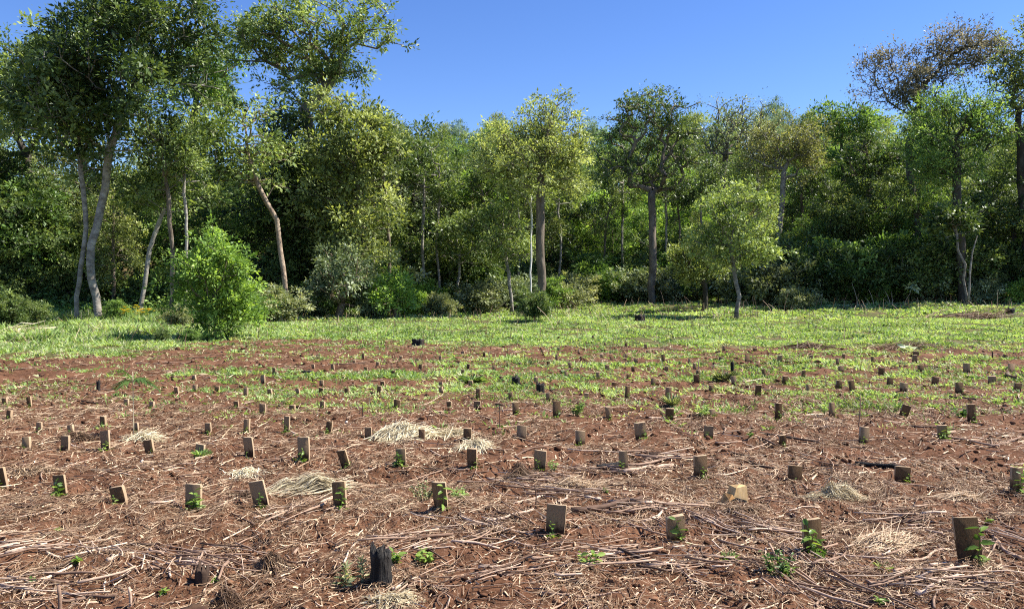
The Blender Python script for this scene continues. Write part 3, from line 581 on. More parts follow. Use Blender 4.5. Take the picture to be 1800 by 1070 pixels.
# undergrowth: leafy mass filling the foot of the wood
def undergrowth():
    n = 6500; x = rng.uniform(-38, 50, n); y = wood_edge(x)+rng.gamma(1.6, 2.2, n)-.2
    k = np.abs(x/y) < .76; x = x[k]; y = y[k]; z = H(x, y)+np.abs(rng.normal(0, .45, len(x)))*sm((y-wood_edge(x))/2.5+.3)
    V, Fq, t = crown_leaves(np.stack([x, y, z], 1), None, 34, .5, .15, .45, 91)
    o = link('undergrowth', mesh_np('undergrowth', V, Fq, M['green'], tint=t)); o['kind'] = 'stuff'
    o['label'] = 'low leafy undergrowth filling the foot of the wood'
undergrowth()

# ------------------------------------------------------------------ weeds and grass of the field (uncountable)
def blades(x, y, per, L, wd, spread, seed, z0=0, tintc=.5, uprt=.8):
    r = np.random.default_rng(seed); n = len(x)*per; i = np.repeat(np.arange(len(x)), per)
    az = r.uniform(0, 6.28, n); rr = r.random(n)*spread
    B = np.stack([x[i]+np.cos(az)*rr, y[i]+np.sin(az)*rr, np.zeros(n)], 1); B[:, 2] = H(B[:, 0], B[:, 1])-.01+z0
    D = np.stack([np.cos(az)*r.uniform(.2, 1.1, n), np.sin(az)*r.uniform(.2, 1.1, n), np.full(n, uprt)*r.uniform(.4, 1.3, n)], 1)
    Nn = unit(r.normal(0, .45, (n, 3))+np.array([0, 0, 1.]))
    Ls = np.broadcast_to(L, len(x))[i]*r.uniform(.55, 1.3, n); ws = np.broadcast_to(wd, len(x))[i]*r.uniform(.7, 1.3, n)
    V, Fq = kites(B, D, Nn, Ls, ws, .15, .15)
    tc = np.broadcast_to(tintc, len(x))[i]
    return V, Fq, np.repeat(np.clip(tc+r.normal(0, .16, n), 0, 1), 4)
def scatter_weeds():
    parts = []; parts2 = []; dry = []
    for (y0, y1, n, L, w, per) in [(8.2, 13, 16000, .085, .016, 7), (13, 21, 30000, .10, .026, 7), (20, 34, 36000, .13, .040, 7), (34, 62, 30000, .19, .07, 6)]:
        y = np.sqrt(rng.uniform(y0**2, y1**2, n)); x = y*rng.uniform(-.76, .76, n)
        d, f = weed_density(x, y); keep = rng.random(n) < np.maximum(d, .03)*np.where(f > .5, (.05+1.0*sm((fbm(x*.8, y*1.3, 4)-.40)/.14)), 1)
        keep &= y < wood_edge(x)+2; x = x[keep]; y = y[keep]; f = f[keep]
        hh = .35+1.35*fbm(x*1.1+9, y*1.1, 3); tc = .12+.8*fbm(x*.9+30, y*.7, 3)
        tall = (1+1.1*sm((y-wood_edge(x)+5)/5))*np.where(HX+x/y*F < 460, 1.0+.6*sm((y-19)/6), 1.0)*np.where((f > .5) & (HX+x/y*F < 280), 1.5, 1)
        pick = rng.random(len(x)) < .68
        broad = (rng.random(len(x)) < .22)
        if broad.sum(): parts.append(blades(x[broad], y[broad], 7, L*hh[broad]*.85, w*2.0, .08+.004*y0, 300+int(y0), tintc=tc[broad]-.08, uprt=.55))
        for m, lst in ((pick, parts), (~pick, parts2)):
            if m.sum(): lst.append(blades(x[m], y[m], per, L*hh[m]*tall[m]*.95, w, .05+.004*y0, 100+int(y0), tintc=tc[m]))
    V, Fq, t = merge([(a, b, c) for a, b, c in parts])
    o = link('field_weeds', mesh_np('field_weeds', V, Fq, M['weed'], tint=t)); o['kind'] = 'stuff'; o['label'] = 'fresh green weeds and grass covering the field and strips'
    V, Fq, t = merge([(a, b, c) for a, b, c in parts2])
    o = link('field_grass', mesh_np('field_grass', V, Fq, M['weed2'], tint=t)); o['kind'] = 'stuff'; o['label'] = 'greyish green grass mixed into the field weeds'
scatter_weeds()
def tall_stalks():
    n = 2600; y = np.sqrt(rng.uniform(10**2, 50**2, n)); x = y*rng.uniform(-.74, .74, n); d, f = weed_density(x, y)
    k = (rng.random(n) < d*.8) & (y < wood_edge(x)+1); x = x[k]; y = y[k]; n = len(x); h = rng.gamma(3, .05, n)*(1+y*.03); u = np.linspace(0, 1, 4)
    lx = rng.normal(0, .3, n); ly = rng.normal(0, .3, n)
    Q = np.stack([x[:, None]+lx[:, None]*h[:, None]*u**1.6, y[:, None]+ly[:, None]*h[:, None]*u**1.6, H(x, y)[:, None]+h[:, None]*u], -1)
    V, Fq = ribbons(Q, .004+.0006*y, N=unit(rng.normal(0, .3, (n, 1, 3))+np.array([0, -1., .3]))); o = link('dry_grass', mesh_np('dry_grass', V, Fq, M['straw'], tint=np.repeat(np.clip(rng.normal(.6, .2, n), 0, 1), 8)))
    o['kind'] = 'stuff'; o['label'] = 'dry stalks standing among the weeds'
tall_stalks()

# ------------------------------------------------------------------ straw, twigs, clods on the soil (uncountable)
def litter_map(x, y):
    a = fbm(x*.9+2, y*1.1+8, 3); b = fbm(x*3.5+40, y*3.5, 2)
    return sm((a-.38)/.17)*(.22+.9*sm((b-.38)/.24))+.08
def scatter_straw():
    parts = []
    for (y0, y1, n, L, w) in [(2.6, 6.5, 82000, .085, .0032), (6.5, 11, 76000, .11, .0046), (11, 22, 56000, .15, .009), (20, 45, 5000, .3, .02)]:
        y = np.sqrt(rng.uniform(y0**2, y1**2, n)); x = y*rng.uniform(-.8, .8, n)
        keep = rng.random(n) < litter_map(x, y)*(np.where(weed_density(x, y)[1] > .5, .35, 1)); x = x[keep]; y = y[keep]; n = len(x)
        az = rng.normal(0, 1, n)*.8+2.6*fbm(x*.7, y*.7, 2); l = L*rng.gamma(2.2, .4, n); bend = rng.normal(0, .5, n)
        u = np.array([-.5, 0, .5])
        ang = az[:, None]+bend[:, None]*u[None]*2
        P = np.stack([x[:, None]+np.cos(ang)*u*l[:, None], y[:, None]+np.sin(ang)*u*l[:, None], np.zeros((n, 3))], -1)
        P[..., 2] = H(P[..., 0], P[..., 1])+rng.uniform(.003, .03, (n, 1))+rng.normal(0, .09, (n, 1))*l[:, None]*u[None]*2*(rng.random((n, 1)) < .5)
        V, Fq = ribbons(P, w*rng.uniform(.5, 1.7, n))
        tt = np.clip(rng.normal(.36, .24, n)+.2*(fbm(x*.6, y*.6, 2)-.5), 0, 1)
        parts.append((V, Fq, np.repeat(tt, 6)))
    for (y0, y1, n, L, w) in [(2.6, 6, 4200, .10, .0075), (6, 10, 4200, .14, .010)]:      # coarse broken stalks
        y = np.sqrt(rng.uniform(y0**2, y1**2, n)); x = y*rng.uniform(-.8, .8, n); keep = rng.random(n) < .15+litter_map(x-2, y+9); x = x[keep]; y = y[keep]; n = len(x)
        az = rng.normal(0, .7, n)+2.4*fbm(x*.6+11, y*.6, 2); l = L*rng.gamma(2.5, .4, n); u = np.array([-.5, 0, .5])
        ang = az[:, None]+rng.normal(0, .12, (n, 1))*u[None]
        P = np.stack([x[:, None]+np.cos(ang)*u*l[:, None], y[:, None]+np.sin(ang)*u*l[:, None], np.zeros((n, 3))], -1)
        P[..., 2] = H(P[..., 0], P[..., 1]).max(1, keepdims=True)*.7+H(P[..., 0], P[..., 1])*.3+.006+rng.normal(0, .07, (n, 1))*l[:, None]*u[None]
        V, Fq = ribbons(P, w*rng.uniform(.4, 1.5, n)); parts.append((V, Fq, np.repeat(np.clip(rng.normal(.6, .24, n), 0, 1), 6)))
    for (y0, y1, n, L, w) in [(2.6, 6.5, 16000, .022, .008), (6.5, 12, 15000, .035, .012)]:
        y = np.sqrt(rng.uniform(y0**2, y1**2, n)); x = y*rng.uniform(-.8, .8, n); az = rng.uniform(0, 6.28, n); l = L*rng.gamma(2.2, .45, n); u = np.array([-.5, 0, .5])
        P = np.stack([x[:, None]+np.cos(az)[:, None]*u*l[:, None], y[:, None]+np.sin(az)[:, None]*u*l[:, None], np.zeros((n, 3))], -1)
        P[..., 2] = H(P[..., 0], P[..., 1])+.006+rng.normal(0, .2, (n, 1))*l[:, None]*u[None]
        V, Fq = ribbons(P, w*rng.uniform(.4, 1.4, n)); parts.append((V, Fq, np.repeat(np.clip(rng.normal(.5, .28, n), 0, 1), 6)))
    V, Fq, t = merge(parts)
    o = link('straw_litter', mesh_np('straw_litter', V, Fq, M['straw'], tint=t)); o['kind'] = 'stuff'; o['label'] = 'dry straw and stalk litter strewn over the red soil'
def scatter_twigs():
    parts = []
    for (y0, y1, n, L, rr) in [(2.6, 7, 3600, .17, .0032), (7, 12, 2000, .22, .0045), (12, 20, 900, .30, .007)]:
        y = np.sqrt(rng.uniform(y0**2, y1**2, n)); x = y*rng.uniform(-.8, .8, n)
        keep = rng.random(n) < .25+litter_map(x+1, y+2); x = x[keep]; y = y[keep]; n = len(x); k = 5
        az = rng.normal(0, .9, n)+2.2*fbm(x*.5+50, y*.5, 2); l = L*rng.gamma(2.2, .45, n); u = np.linspace(-.5, .5, k)
        ang = az[:, None]+rng.normal(0, .16, (n, 1))*u[None]*2+rng.normal(0, .06, (n, k))
        P = np.stack([x[:, None]+np.cos(ang)*u*l[:, None], y[:, None]+np.sin(ang)*u*l[:, None], np.zeros((n, k))], -1)
        zc = H(P[..., 0], P[..., 1]).max(1, keepdims=True)
        P[..., 2] = zc*.6+.4*H(P[..., 0], P[..., 1])+rr*.6+rng.normal(0, .05, (n, 1))*l[:, None]*u[None]
        rad = rr*rng.gamma(2.5, .4, (n, 1))*(1-.35*(u[None]+.5)); rad = np.clip(rad, .0015, .012)
        V, Fs = tubes(P, rad, 5); tt = np.repeat(np.clip(rng.normal(.36, .26, n), 0, 1), k*5)
        parts.append((V, Fs, tt))
    for q_, (px, py) in enumerate([(1060, 825), (1130, 895), (1050, 962), (1480, 968), (1700, 1025), (1620, 1012), (1380, 985), (520, 905), (80, 1035), (200, 985), (850, 930), (740, 955), (930, 838), (1240, 930), (1330, 940), (1150, 800), (1600, 905), (420, 985), (1450, 1045), (900, 1010), (1750, 940), (985, 870), (330, 1010), (30, 980), (1180, 1000)]):
        X, d, g = W(px, py); n = 34; k = 5; a0 = rng.normal(0, .5)+(.35 if q_ % 2 else -.3); u = np.linspace(-.5, .5, k)
        x = X+rng.normal(0, .20, n); y = d+rng.normal(0, .10, n)+rng.normal(0, .05); l = .24*rng.gamma(2.5, .4, n)
        ang = a0+rng.normal(0, .28, (n, 1))+rng.normal(0, .12, (n, 1))*u[None]+rng.normal(0, .05, (n, k))
        P = np.stack([x[:, None]+np.cos(ang)*u*l[:, None], y[:, None]+np.sin(ang)*u*l[:, None], np.zeros((n, k))], -1)
        P[..., 2] = H(P[..., 0], P[..., 1]).max(1, keepdims=True)*.7+.3*H(P[..., 0], P[..., 1])+.006+rng.random((n, 1))*.022+rng.normal(0, .05, (n, 1))*l[:, None]*u[None]
        V, Fs = tubes(P, np.clip(.0042*rng.gamma(2.5, .4, (n, 1))*(1-.3*(u[None]+.5)), .0018, .010), 5); parts.append((V, Fs, np.repeat(np.clip(rng.normal(.55, .24, n), 0, 1), k*5)))
    V, Fs, t = merge(parts)
    o = link('twig_litter', mesh_np('twig_litter', V, Fs, M['stick'], tint=t, smooth=True)); o['kind'] = 'stuff'; o['label'] = 'small dry twigs and chips scattered among the straw'
def scatter_clods():
    # unit lump: subdivided octahedron
    v = np.array([[1, 0, 0], [-1, 0, 0], [0, 1, 0], [0, -1, 0], [0, 0, 1], [0, 0, -1]], float)
    f = [(0, 2, 4), (2, 1, 4), (1, 3, 4), (3, 0, 4), (2, 0, 5), (1, 2, 5), (3, 1, 5), (0, 3, 5)]
    vs = list(map(tuple, v)); cache = {}; ff = []
    def mid(a, b):
        k = (min(a, b), max(a, b))
        if k not in cache:
            m = (np.array(vs[a])+np.array(vs[b])); m /= np.linalg.norm(m); vs.append(tuple(m)); cache[k] = len(vs)-1
        return cache[k]
    for a, b, c in f:
        x, y, z = mid(a, b), mid(b, c), mid(c, a); ff += [(a, x, z), (x, b, y), (z, y, c), (x, y, z)]
    U = np.array(vs); Ff = np.array(ff)
    parts = []
    for (y0, y1, n, s) in [(2.6, 7, 14000, .009), (7, 13, 9000, .014), (13, 24, 6000, .024)]:
        y = np.sqrt(rng.uniform(y0**2, y1**2, n)); x = y*rng.uniform(-.8, .8, n)
        keep = (rng.random(n) < .25+.75*sm((fbm(x*1.3+70, y*1.3, 3)-.4)/.2)) & (weed_density(x, y)[1] < .4); x = x[keep]; y = y[keep]; n = len(x)
        sz = s*rng.gamma(1.6, .55, n); sz = np.clip(sz, .004, s*2.2)
        V = U[None]*(1+rng.normal(0, .3, (n, len(U), 1)))*sz[:, None, None]*np.array([1, 1, .6])*rng.uniform(.7, 1.4, (n, 1, 3))
        V = V+np.stack([x, y, H(x, y)+sz*.2], 1)[:, None]
        Fq = (Ff[None]+(np.arange(n)*len(U))[:, None, None]).reshape(-1, 3)
        parts.append((V.reshape(-1, 3), Fq, np.repeat(np.clip(rng.normal(.5, .15, n), 0, 1), len(U))))
    V, Fs, t = merge(parts)
    o = link('soil_clods', mesh_np('soil_clods', V, Fs, M['clod'], tint=t)); o['kind'] = 'stuff'; o['label'] = 'crumbly red brown soil clods'
    n = 200; y = np.sqrt(rng.uniform(9, 120, n)); x = y*rng.uniform(-.75, .75, n)
    sz = .0045*rng.gamma(2, .5, n)*(1+y*.03)
    V = U[None]*(1+rng.normal(0, .2, (n, len(U), 1)))*sz[:, None, None]+np.stack([x, y, H(x, y)+sz*.4], 1)[:, None]
    Fq = (Ff[None]+(np.arange(n)*len(U))[:, None, None]).reshape(-1, 3)
    o = link('pale_crumbs', mesh_np('pale_crumbs', V.reshape(-1, 3), Fq, M['stone'])); o['kind'] = 'stuff'; o['label'] = 'tiny pale bits of stone and chaff on the soil'
    return U, Ff
scatter_straw(); scatter_twigs(); LUMP_U, LUMP_F = scatter_clods()

# ------------------------------------------------------------------ boards
def board_mesh(seed):
    r = np.random.default_rng(seed)
    # front outline in unit width (-.5...5) and height 0..1, from lower left round
    tl = 1-r.uniform(0, .06)*(r.random() < .6); tr = 1-r.uniform(0, .06)*(r.random() < .6)
    bw = r.uniform(.38, .5)
    o = [(-bw, -.18), (bw*r.uniform(.85, 1), -.18), (.5*r.uniform(.93, 1), .22), (.5, .55), (.5, tr-.025), (.5-r.uniform(.012, .04), tr), (.1, (tl+tr)/2+r.normal(0, .006)), (-.2, (tl+tr)/2+r.normal(0, .006)), (-.5+r.uniform(.012, .04), tl), (-.5, tl-.025), (-.5, .5), (-.5*r.uniform(.93, 1), .2)]
    o = np.array(o); n = len(o)
    def ring(y, s): 
        c = np.array([0, .45]); q = c+(o-c)*s; return np.stack([q[:, 0], np.full(n, y), q[:, 1]], 1)
    rings = [ring(-.5, np.array([.975, .992])), ring(-.42, 1), ring(.42, 1), ring(.5, np.array([.975, .992]))]
    V = np.concatenate(rings)
    V[:, 1] += .25*np.sin(V[:, 2]*2.2+seed)          # a slight warp
    F4 = []; mi = []
    for k in range(3):
        for i in range(n):
            j = (i+1) % n; F4.append((k*n+i, k*n+j, (k+1)*n+j, (k+1)*n+i)); mi.append(1 if (1 <= i <= 9 and (k == 1 or 4 <= i <= 8)) else 0)  # rim faces take the pale colour with painted sunlight
    caps = np.array([[*range(n-1, -1, -1)], [*range(3*n, 4*n)]])[:, ::-1]
    F4 = np.array(F4)[:, ::-1]
    return mesh_np('board', V, [F4, caps], [M['board'], M['sunlit_cut_edge']], midx=mi+[0, 0])
BM = [board_mesh(200+i) for i in range(12)]
NEAR = [ # x, bottom, top, width px, lean (deg, + = top to the right), yaw, label, seedling style
 (1705, 990, 917, 42, 1, -4, 'largest upright board in the nearest row, with a thick branch leaning beside it', 3),
 (1430, 967, 902, 33, -1, 9, 'tall nearest row board with a leafy seedling climbing its left edge', 4),
 (1190, 948, 900, 32, -7, 9, 'board tapering to a narrow foot, between the two tallest nearest boards', 3),
 (975, 942, 886, 34, 2, -12, 'leftmost board of the nearest row, wide and dark with a flat pale top', 2),
 (777, 907, 857, 25, -9, -9, 'board leaning slightly left among green weeds right of the charred stump', 3),
 (600, 897, 849, 23, -3, -6, 'board beside the pale green hay bundle, seedling in front', 3),
 (462, 900, 851, 26, -12, -4, 'board leaning left, just left of the pale green hay bundle', 2),
 (340, 898, 852, 28, -3, -6, 'upright tan board with a feathery seedling before it, second left of the hay bundle', 4),
 (212, 890, 858, 24, -14, -6, 'short board leaning left with round leafy weed at its foot', 2),
 (108, 869, 828, 21, -5, -6, 'light board half hidden by a seedling, near small white stones', 4),
 (6, 855, 815, 20, -6, -4, 'board cut by the left edge of the view', 2),
 (1785, 868, 827, 18, 4, -4, 'board at the right edge with yellow green leaves beside it', 3),
 (1585, 840, 810, 26, 1, -4, 'wide squat board right of the golden straw tuft, in front of charred bark', 2),
 (1397, 838, 807, 24, 0, -4, 'squat board just behind the golden straw tuft', 1),
 (1232, 837, 800, 23, 1, 6, 'dark board with leaves at both sides, left of the split wood block', 2),
 (1097, 823, 787, 15, -2, -4, 'narrow board beside long slabs of bark', 2),
 (949, 825, 790, 21, 1, -9, 'board with grey dried brush to its left', 2),
 (831, 820, 785, 17, -3, -12, 'board left of the grey dried brush', 2),
 (706, 821, 790, 17, 0, -4, 'board almost covered by a leafy seedling, below the big straw heap', 4),
 (610, 818, 783, 15, -14, -4, 'thin board leaning left, above the pale green hay bundle', 2),
 (534, 812, 771, 20, -2, -4, 'tall light board with slanted top, left of the thin leaning board', 2),
 (439, 806, 771, 17, -5, -12, 'light tan board with bright edge, one leaf at its foot', 1),
 (351, 799, 772, 16, 0, -12, 'board with a tuft of green grass at its foot', 5),
 (266, 797, 770, 15, -6, -4, 'light board right of the small palm seedling', 2),
 (187, 795, 761, 17, -9, -12, 'pale edged board leaning left, left of the small palm seedling', 2),
 (115, 792, 764, 15, 0, -12, 'faded brown board left of a pale edged leaning one', 1),
 (46, 792, 770, 13, -6, -4, 'small bright edged board near the left border', 2),
 (648, 770, 749, 12, 2, -6, 'tan board just left of the big straw heap', 1),
 (742, 775, 755, 11, 0, -4, 'board standing in front of the big straw heap', 1),
 (822, 775, 755, 14, 0, -4, 'board half buried in straw right of the big straw heap', 1),
 (916, 775, 749, 17, 1, -6, 'wide pale board on bare soil under the tall central tree', 0),
 (1020, 774, 748, 17, -3, 6, 'ochre board with three leaves, right of the wide pale board', 2),
 (1128, 775, 745, 20, -6, 6, 'big ochre board leaning left beside a dark hole', 2),
 (1245, 772, 747, 16, 3, -4, 'board with white top edge, right of the big ochre board', 2),
 (1376, 780, 762, 12, -9, 6, 'short board leaning left beside a pale chip', 2),
 (1516, 777, 745, 16, 4, 6, 'board at the foot of the tall reddish pole', 2),
 (1657, 777, 750, 17, 0, -4, 'board overgrown with leaves beside a curved root', 4),
]
MID = [(18,745,726,9,0),(70,755,737,8,0),(126,757,741,6,-16),(181,752,733,8,0),(239,755,741,8,0),(367,759,741,10,0),(434,758,735,10,0),(504,757,732,10,0),(577,760,738,11,0),
 (907,730,710,11,0),(979,738,709,14,0),(1071,738,716,9,-10),(1176,738,712,14,-2),(1253,737,725,11,0),(1368,740,710,12,0),(1463,736,711,9,0),(1587,735,711,15,12),(1709,743,712,14,-8),
 (10,710,702,6,0),(53,714,698,4,-14),(222,717,703,8,0),(266,718,705,8,0),(416,717,704,8,0),(462,725,704,11,0),(515,720,706,10,-3),(567,720,706,8,-8),(697,720,703,11,0),(790,718,705,7,0),(839,718,701,12,0),
 (311,693,685,5,0),(343,696,684,4,-3),(383,691,685,6,0),(432,699,682,5,0),(475,693,683,7,-6),(524,695,685,4,-12),(564,697,684,8,0),(611,697,685,7,-3),(667,694,682,7,0),(777,694,683,6,-20),(840,702,683,8,0),(898,703,690,7,0),
 (965,702,688,8,-7),(1031,702,688,8,0),(1102,702,679,8,2),(1174,702,684,10,0),(1251,692,684,8,0),(1332,702,681,10,2),(1421,692,673,7,-2),(1473,684,669,11,4),(1499,690,668,10,-3),(1588,690,675,13,6),(1687,692,673,13,0),(1788,691,676,14,2),
 (304,669,663,5,0),(343,668,661,5,-8),(463,675,661,8,-10),(565,676,668,7,0),(672,678,671,7,0),(775,683,677,6,0),(828,682,677,8,0),(881,671,659,7,0),(942,678,665,7,0),(995,664,656,5,0),(1052,668,656,5,-3),(1105,665,657,7,0),(1079,682,674,8,0),(1148,678,666,9,2),(1225,675,661,10,0),(1291,678,662,9,-4),(1380,678,664,9,0),(1564,677,663,11,5),(1643,676,662,12,0),(1743,672,657,13,1),
 (440,660,653,4,0),(482,658,647,6,0),(585,648,637,5,-8),(551,648,642,5,0),(643,656,650,6,0),(692,660,650,6,0),(739,648,638,6,0),(823,650,643,5,0),(869,650,643,6,0),(813,659,653,5,0),(836,664,660,5,0),
 (914,644,634,6,0),(964,645,634,6,3),(1005,648,636,7,-18),(1067,650,640,7,2),(1113,651,642,5,-6),(1171,650,641,5,0),(1227,660,651,6,0),(1221,647,636,5,0),(1344,662,648,5,-8),(1412,666,652,4,0),(1479,655,644,10,0),(1549,660,645,11,0),(1618,658,646,10,3),(1699,658,639,11,-4),(1779,655,639,12,0),
 (623,642,636,5,0),(638,632,622,5,0),(664,645,640,5,0),(705,632,624,3,0),(737,635,627,5,-20),(774,634,623,5,0),(813,622,617,6,0),(851,627,617,5,0),(978,634,623,5,0),(1058,628,623,6,0),(1101,627,621,6,0),(1021,634,628,5,0),(1075,635,628,6,0),(1118,634,626,7,0),(1166,636,622,6,0),(1267,635,627,7,0),(1314,636,623,8,0),(1332,645,636,6,0),(1371,637,625,8,0),(1426,634,624,6,0),(1482,632,623,5,0),(1212,636,627,5,0),(1472,644,632,5,0),(1535,640,625,6,0),(1608,640,626,8,0),(1696,636,628,6,38),(1765,634,625,8,6),
 (953,623,618,5,0),(982,617,611,5,0),(1018,621,615,4,0),(1140,622,616,5,-20),(1101,611,604,5,0),(1135,612,604,5,0),(1272,616,606,5,0),(1224,611,606,6,0),(1327,617,611,7,0),(1371,617,607,5,0),(1609,625,616,10,8),(1711,612,607,6,0),(1063,606,602,4,0),(1031,606,602,4,0),(963,606,600,4,0),(952,594,590,4,0),(981,596,590,4,10),(1042,598,594,4,0),(1132,594,589,3,0),(1580,592,588,5,0),(1497,598,594,5,0),(1440,604,599,5,0),(1250,583,579,5,0),(1320,576,572,4,0)]
def place_board(x, yb, yt, w, lean, yaw, k):
    X, d, g = W(x, yb); s = d/F
    hh = max(.09, (yb-yt)*s); ww = max(.06, w*s)
    o = link('shade_board', BM[k % len(BM)]); o.location = (X, d, g-.01)
    o.scale = (ww, .024+.006*(k % 3), hh+.01)
    o.rotation_euler = (R(((k*37) % 15)-7), R(lean+((k*29) % 9)-4), R(yaw))
    return o, X, d, g, hh, ww
# ------------------------------------------------------------------ seedlings
def seedling_meshes(style, h, seed):
    r = np.random.default_rng(seed); st = []; B = []; D = []; Ls = []
    ns = {1: 1, 2: 1, 3: 1, 4: 2, 5: 1}[style]; nl = {1: 4, 2: 7, 3: 10, 4: 12, 5: 0}[style]
    for s in range(ns):
        b = np.array([r.normal(0, .02)*s, r.normal(0, .02)*s, -.02]); top = b+np.array([r.normal(0, .15)*h, -.1*h, h*(1-.35*s)])
        u = np.linspace(0, 1, 5)[:, None]; line = b+(top-b)*u+np.array([r.normal(0, .05)*h, 0, 0])*np.sin(u*3.14); st.append(line)
        for i in range(nl):
            t = (i+1.0)/nl; p = line[0]+(line[-1]-line[0])*t; a = i*2.4+r.normal(0, .3)
            B.append(p); D.append([math.cos(a), math.sin(a), r.uniform(-.15, .7)]); Ls.append(h*r.uniform(.22, .38)*(1.05-.35*t))
    if style in (2, 4, 5):                       # small leaves round the foot
        for i in range(14 if style != 5 else 60):
            a = r.uniform(0, 6.28); q = r.random()*.05; B.append([math.cos(a)*q, math.sin(a)*q, 0]); D.append([math.cos(a)*.7, math.sin(a)*.7, r.uniform(.3, 1.5)]); Ls.append(h*r.uniform(.15, .3)*(1 if style != 5 else 1.5))
    V0, F0 = tubes(np.array(st), np.full((ns, 5), .0022)*np.linspace(1.2, .6, 5), 5)
    B = np.array(B); D = np.array(D); Ls = np.clip(np.array(Ls)*1.45, .025, .085)
    Nn = unit(r.normal(0, .4, (len(B), 3))+np.array([0, 0, 1.]))
    # leaves with two halves of several corners: outline of six points
    D = unit(D); S = unit(np.cross(D, Nn)); Nn = np.cross(S, D); n = len(B); V = np.empty((n, 6, 3)); wdt = Ls*(.42 if style != 5 else .12)
    for q, (a, w) in enumerate([(0, 0), (.28, 1), (.68, .85), (1, 0), (.68, -.85), (.28, -1)]):
        V[:, q] = B+D*(Ls*a)[:, None]+S*(wdt*.5*w)[:, None]+Nn*(wdt*.14*abs(w))[:, None]-np.array([0, 0, 1.])*(Ls*.22*a*a)[:, None]
    ix = np.arange(n)[:, None]*6; Fq = np.concatenate([ix+np.array([0, 1, 2, 3]), ix+np.array([0, 3, 4, 5])])
    tn = np.repeat(np.clip(r.normal(.6, .2, n), 0, 1), 6)
    return (mesh_np('seedling_stem', V0, F0, M['seedling'], tint=np.full(len(V0), .3)), mesh_np('seedling_leaves', V.reshape(-1, 3), Fq, M['seedling'], tint=tn))
def seedling(x, y, z, style, h, seed, label, group='seedlings planted by the boards', name='seedling'):
    o = empty(name, (x, y, z)); a, b = seedling_meshes(style, h, seed); link('stem', a, o); link('leaves', b, o); tag(o, label, 'seedling', group); return o
for k, (x, yb, yt, w, lean, yaw, lab, sty) in enumerate(NEAR):
    o, X, d, g, hh, ww = place_board(x, yb, yt, w, lean, yaw, k)
    tag(o, lab, 'board', 'upright shade boards of the planting')
    if sty:
        short = lab.split(',')[0]
        off = {1705: .2, 1430: -.02, 1190: .35, 975: -.1, 600: 0}.get(x, ((k*7) % 5-2)*.12)
        sx = X+off*ww; sy = d-.035-.01*(k % 2)
        words = ('seedling rising before the ' + short).split()
        seedling(sx, sy, h1(sx, sy), sty, hh*(.95 if sty >= 3 else .6 if sty == 2 else .4), 300+k, ' '.join(words[:16]))
BANDS = [(725, 'on the rear bare strip'), (699, 'in near weedy strip'), (680, 'in far weedy strip'), (655.5, 'in patchy rows'), (640, 'on farther soil'), (615.5, 'on far soil edge'), (0, 'in green field')]
rec = []
for k, (x, yb, yt, w, lean) in enumerate(MID):
    o, X, d, g, hh, ww = place_board(x, yb, yt, w, lean, (-8 if x < 900 else 4)+((k*13) % 17)-8, k+5)
    band = next(b for t, b in BANDS if yb >= t)
    rec.append((o, x, band, lean, hh, ww, X, d, g, yb, k))
cnt = {}
rec.sort(key=lambda t: t[1])
REFS_B = [(60, 'pale left trunks'), (200, 'yellow flowers'), (375, 'bright bush'), (505, 'reddish leaning trunk'), (620, 'grey round tree'), (705, 'slim grey tree'), (820, 'young dark tree'), (950, 'tall central trunk'), (1060, 'gap right of central tree'), (1145, 'fan branched tree'), (1290, 'free standing small tree'), (1375, 'umbrella crowned tree'), (1480, 'airy light tree'), (1600, 'slim sunlit trunks'), (1702, 'twin pale stems'), (1790, 'right edge tree')]
for o, x, band, lean, hh, ww, X, d, g, yb, k in rec:
    ref = min(REFS_B, key=lambda q: abs(q[0]-x))[1]; key = (band, ref); cnt[key] = cnt.get(key, 0)+1; n = cnt[key]
    look = 'slanting' if abs(lean) > 11 else 'narrow' if ww < .065 else 'squat' if hh < ww*1.25 else 'upright'
    tag(o, f"{look} board {band}, {ORD[n-1]+' from left ' if n > 1 else ''}below {ref}", 'board', 'upright shade boards of the planting')
    if yb > 700 or (yb > 660 and k % 3 == 0):
        seedling(X+.01, d-.04, h1(X+.01, d-.04), 2, hh*.6, 600+k, f"seedling by {look} board {band.replace('behind the straw heaps','')}, {ORD[n-1]+' ' if n > 1 else ''}below {ref}".replace('  ', ' ').replace(' ,', ','))

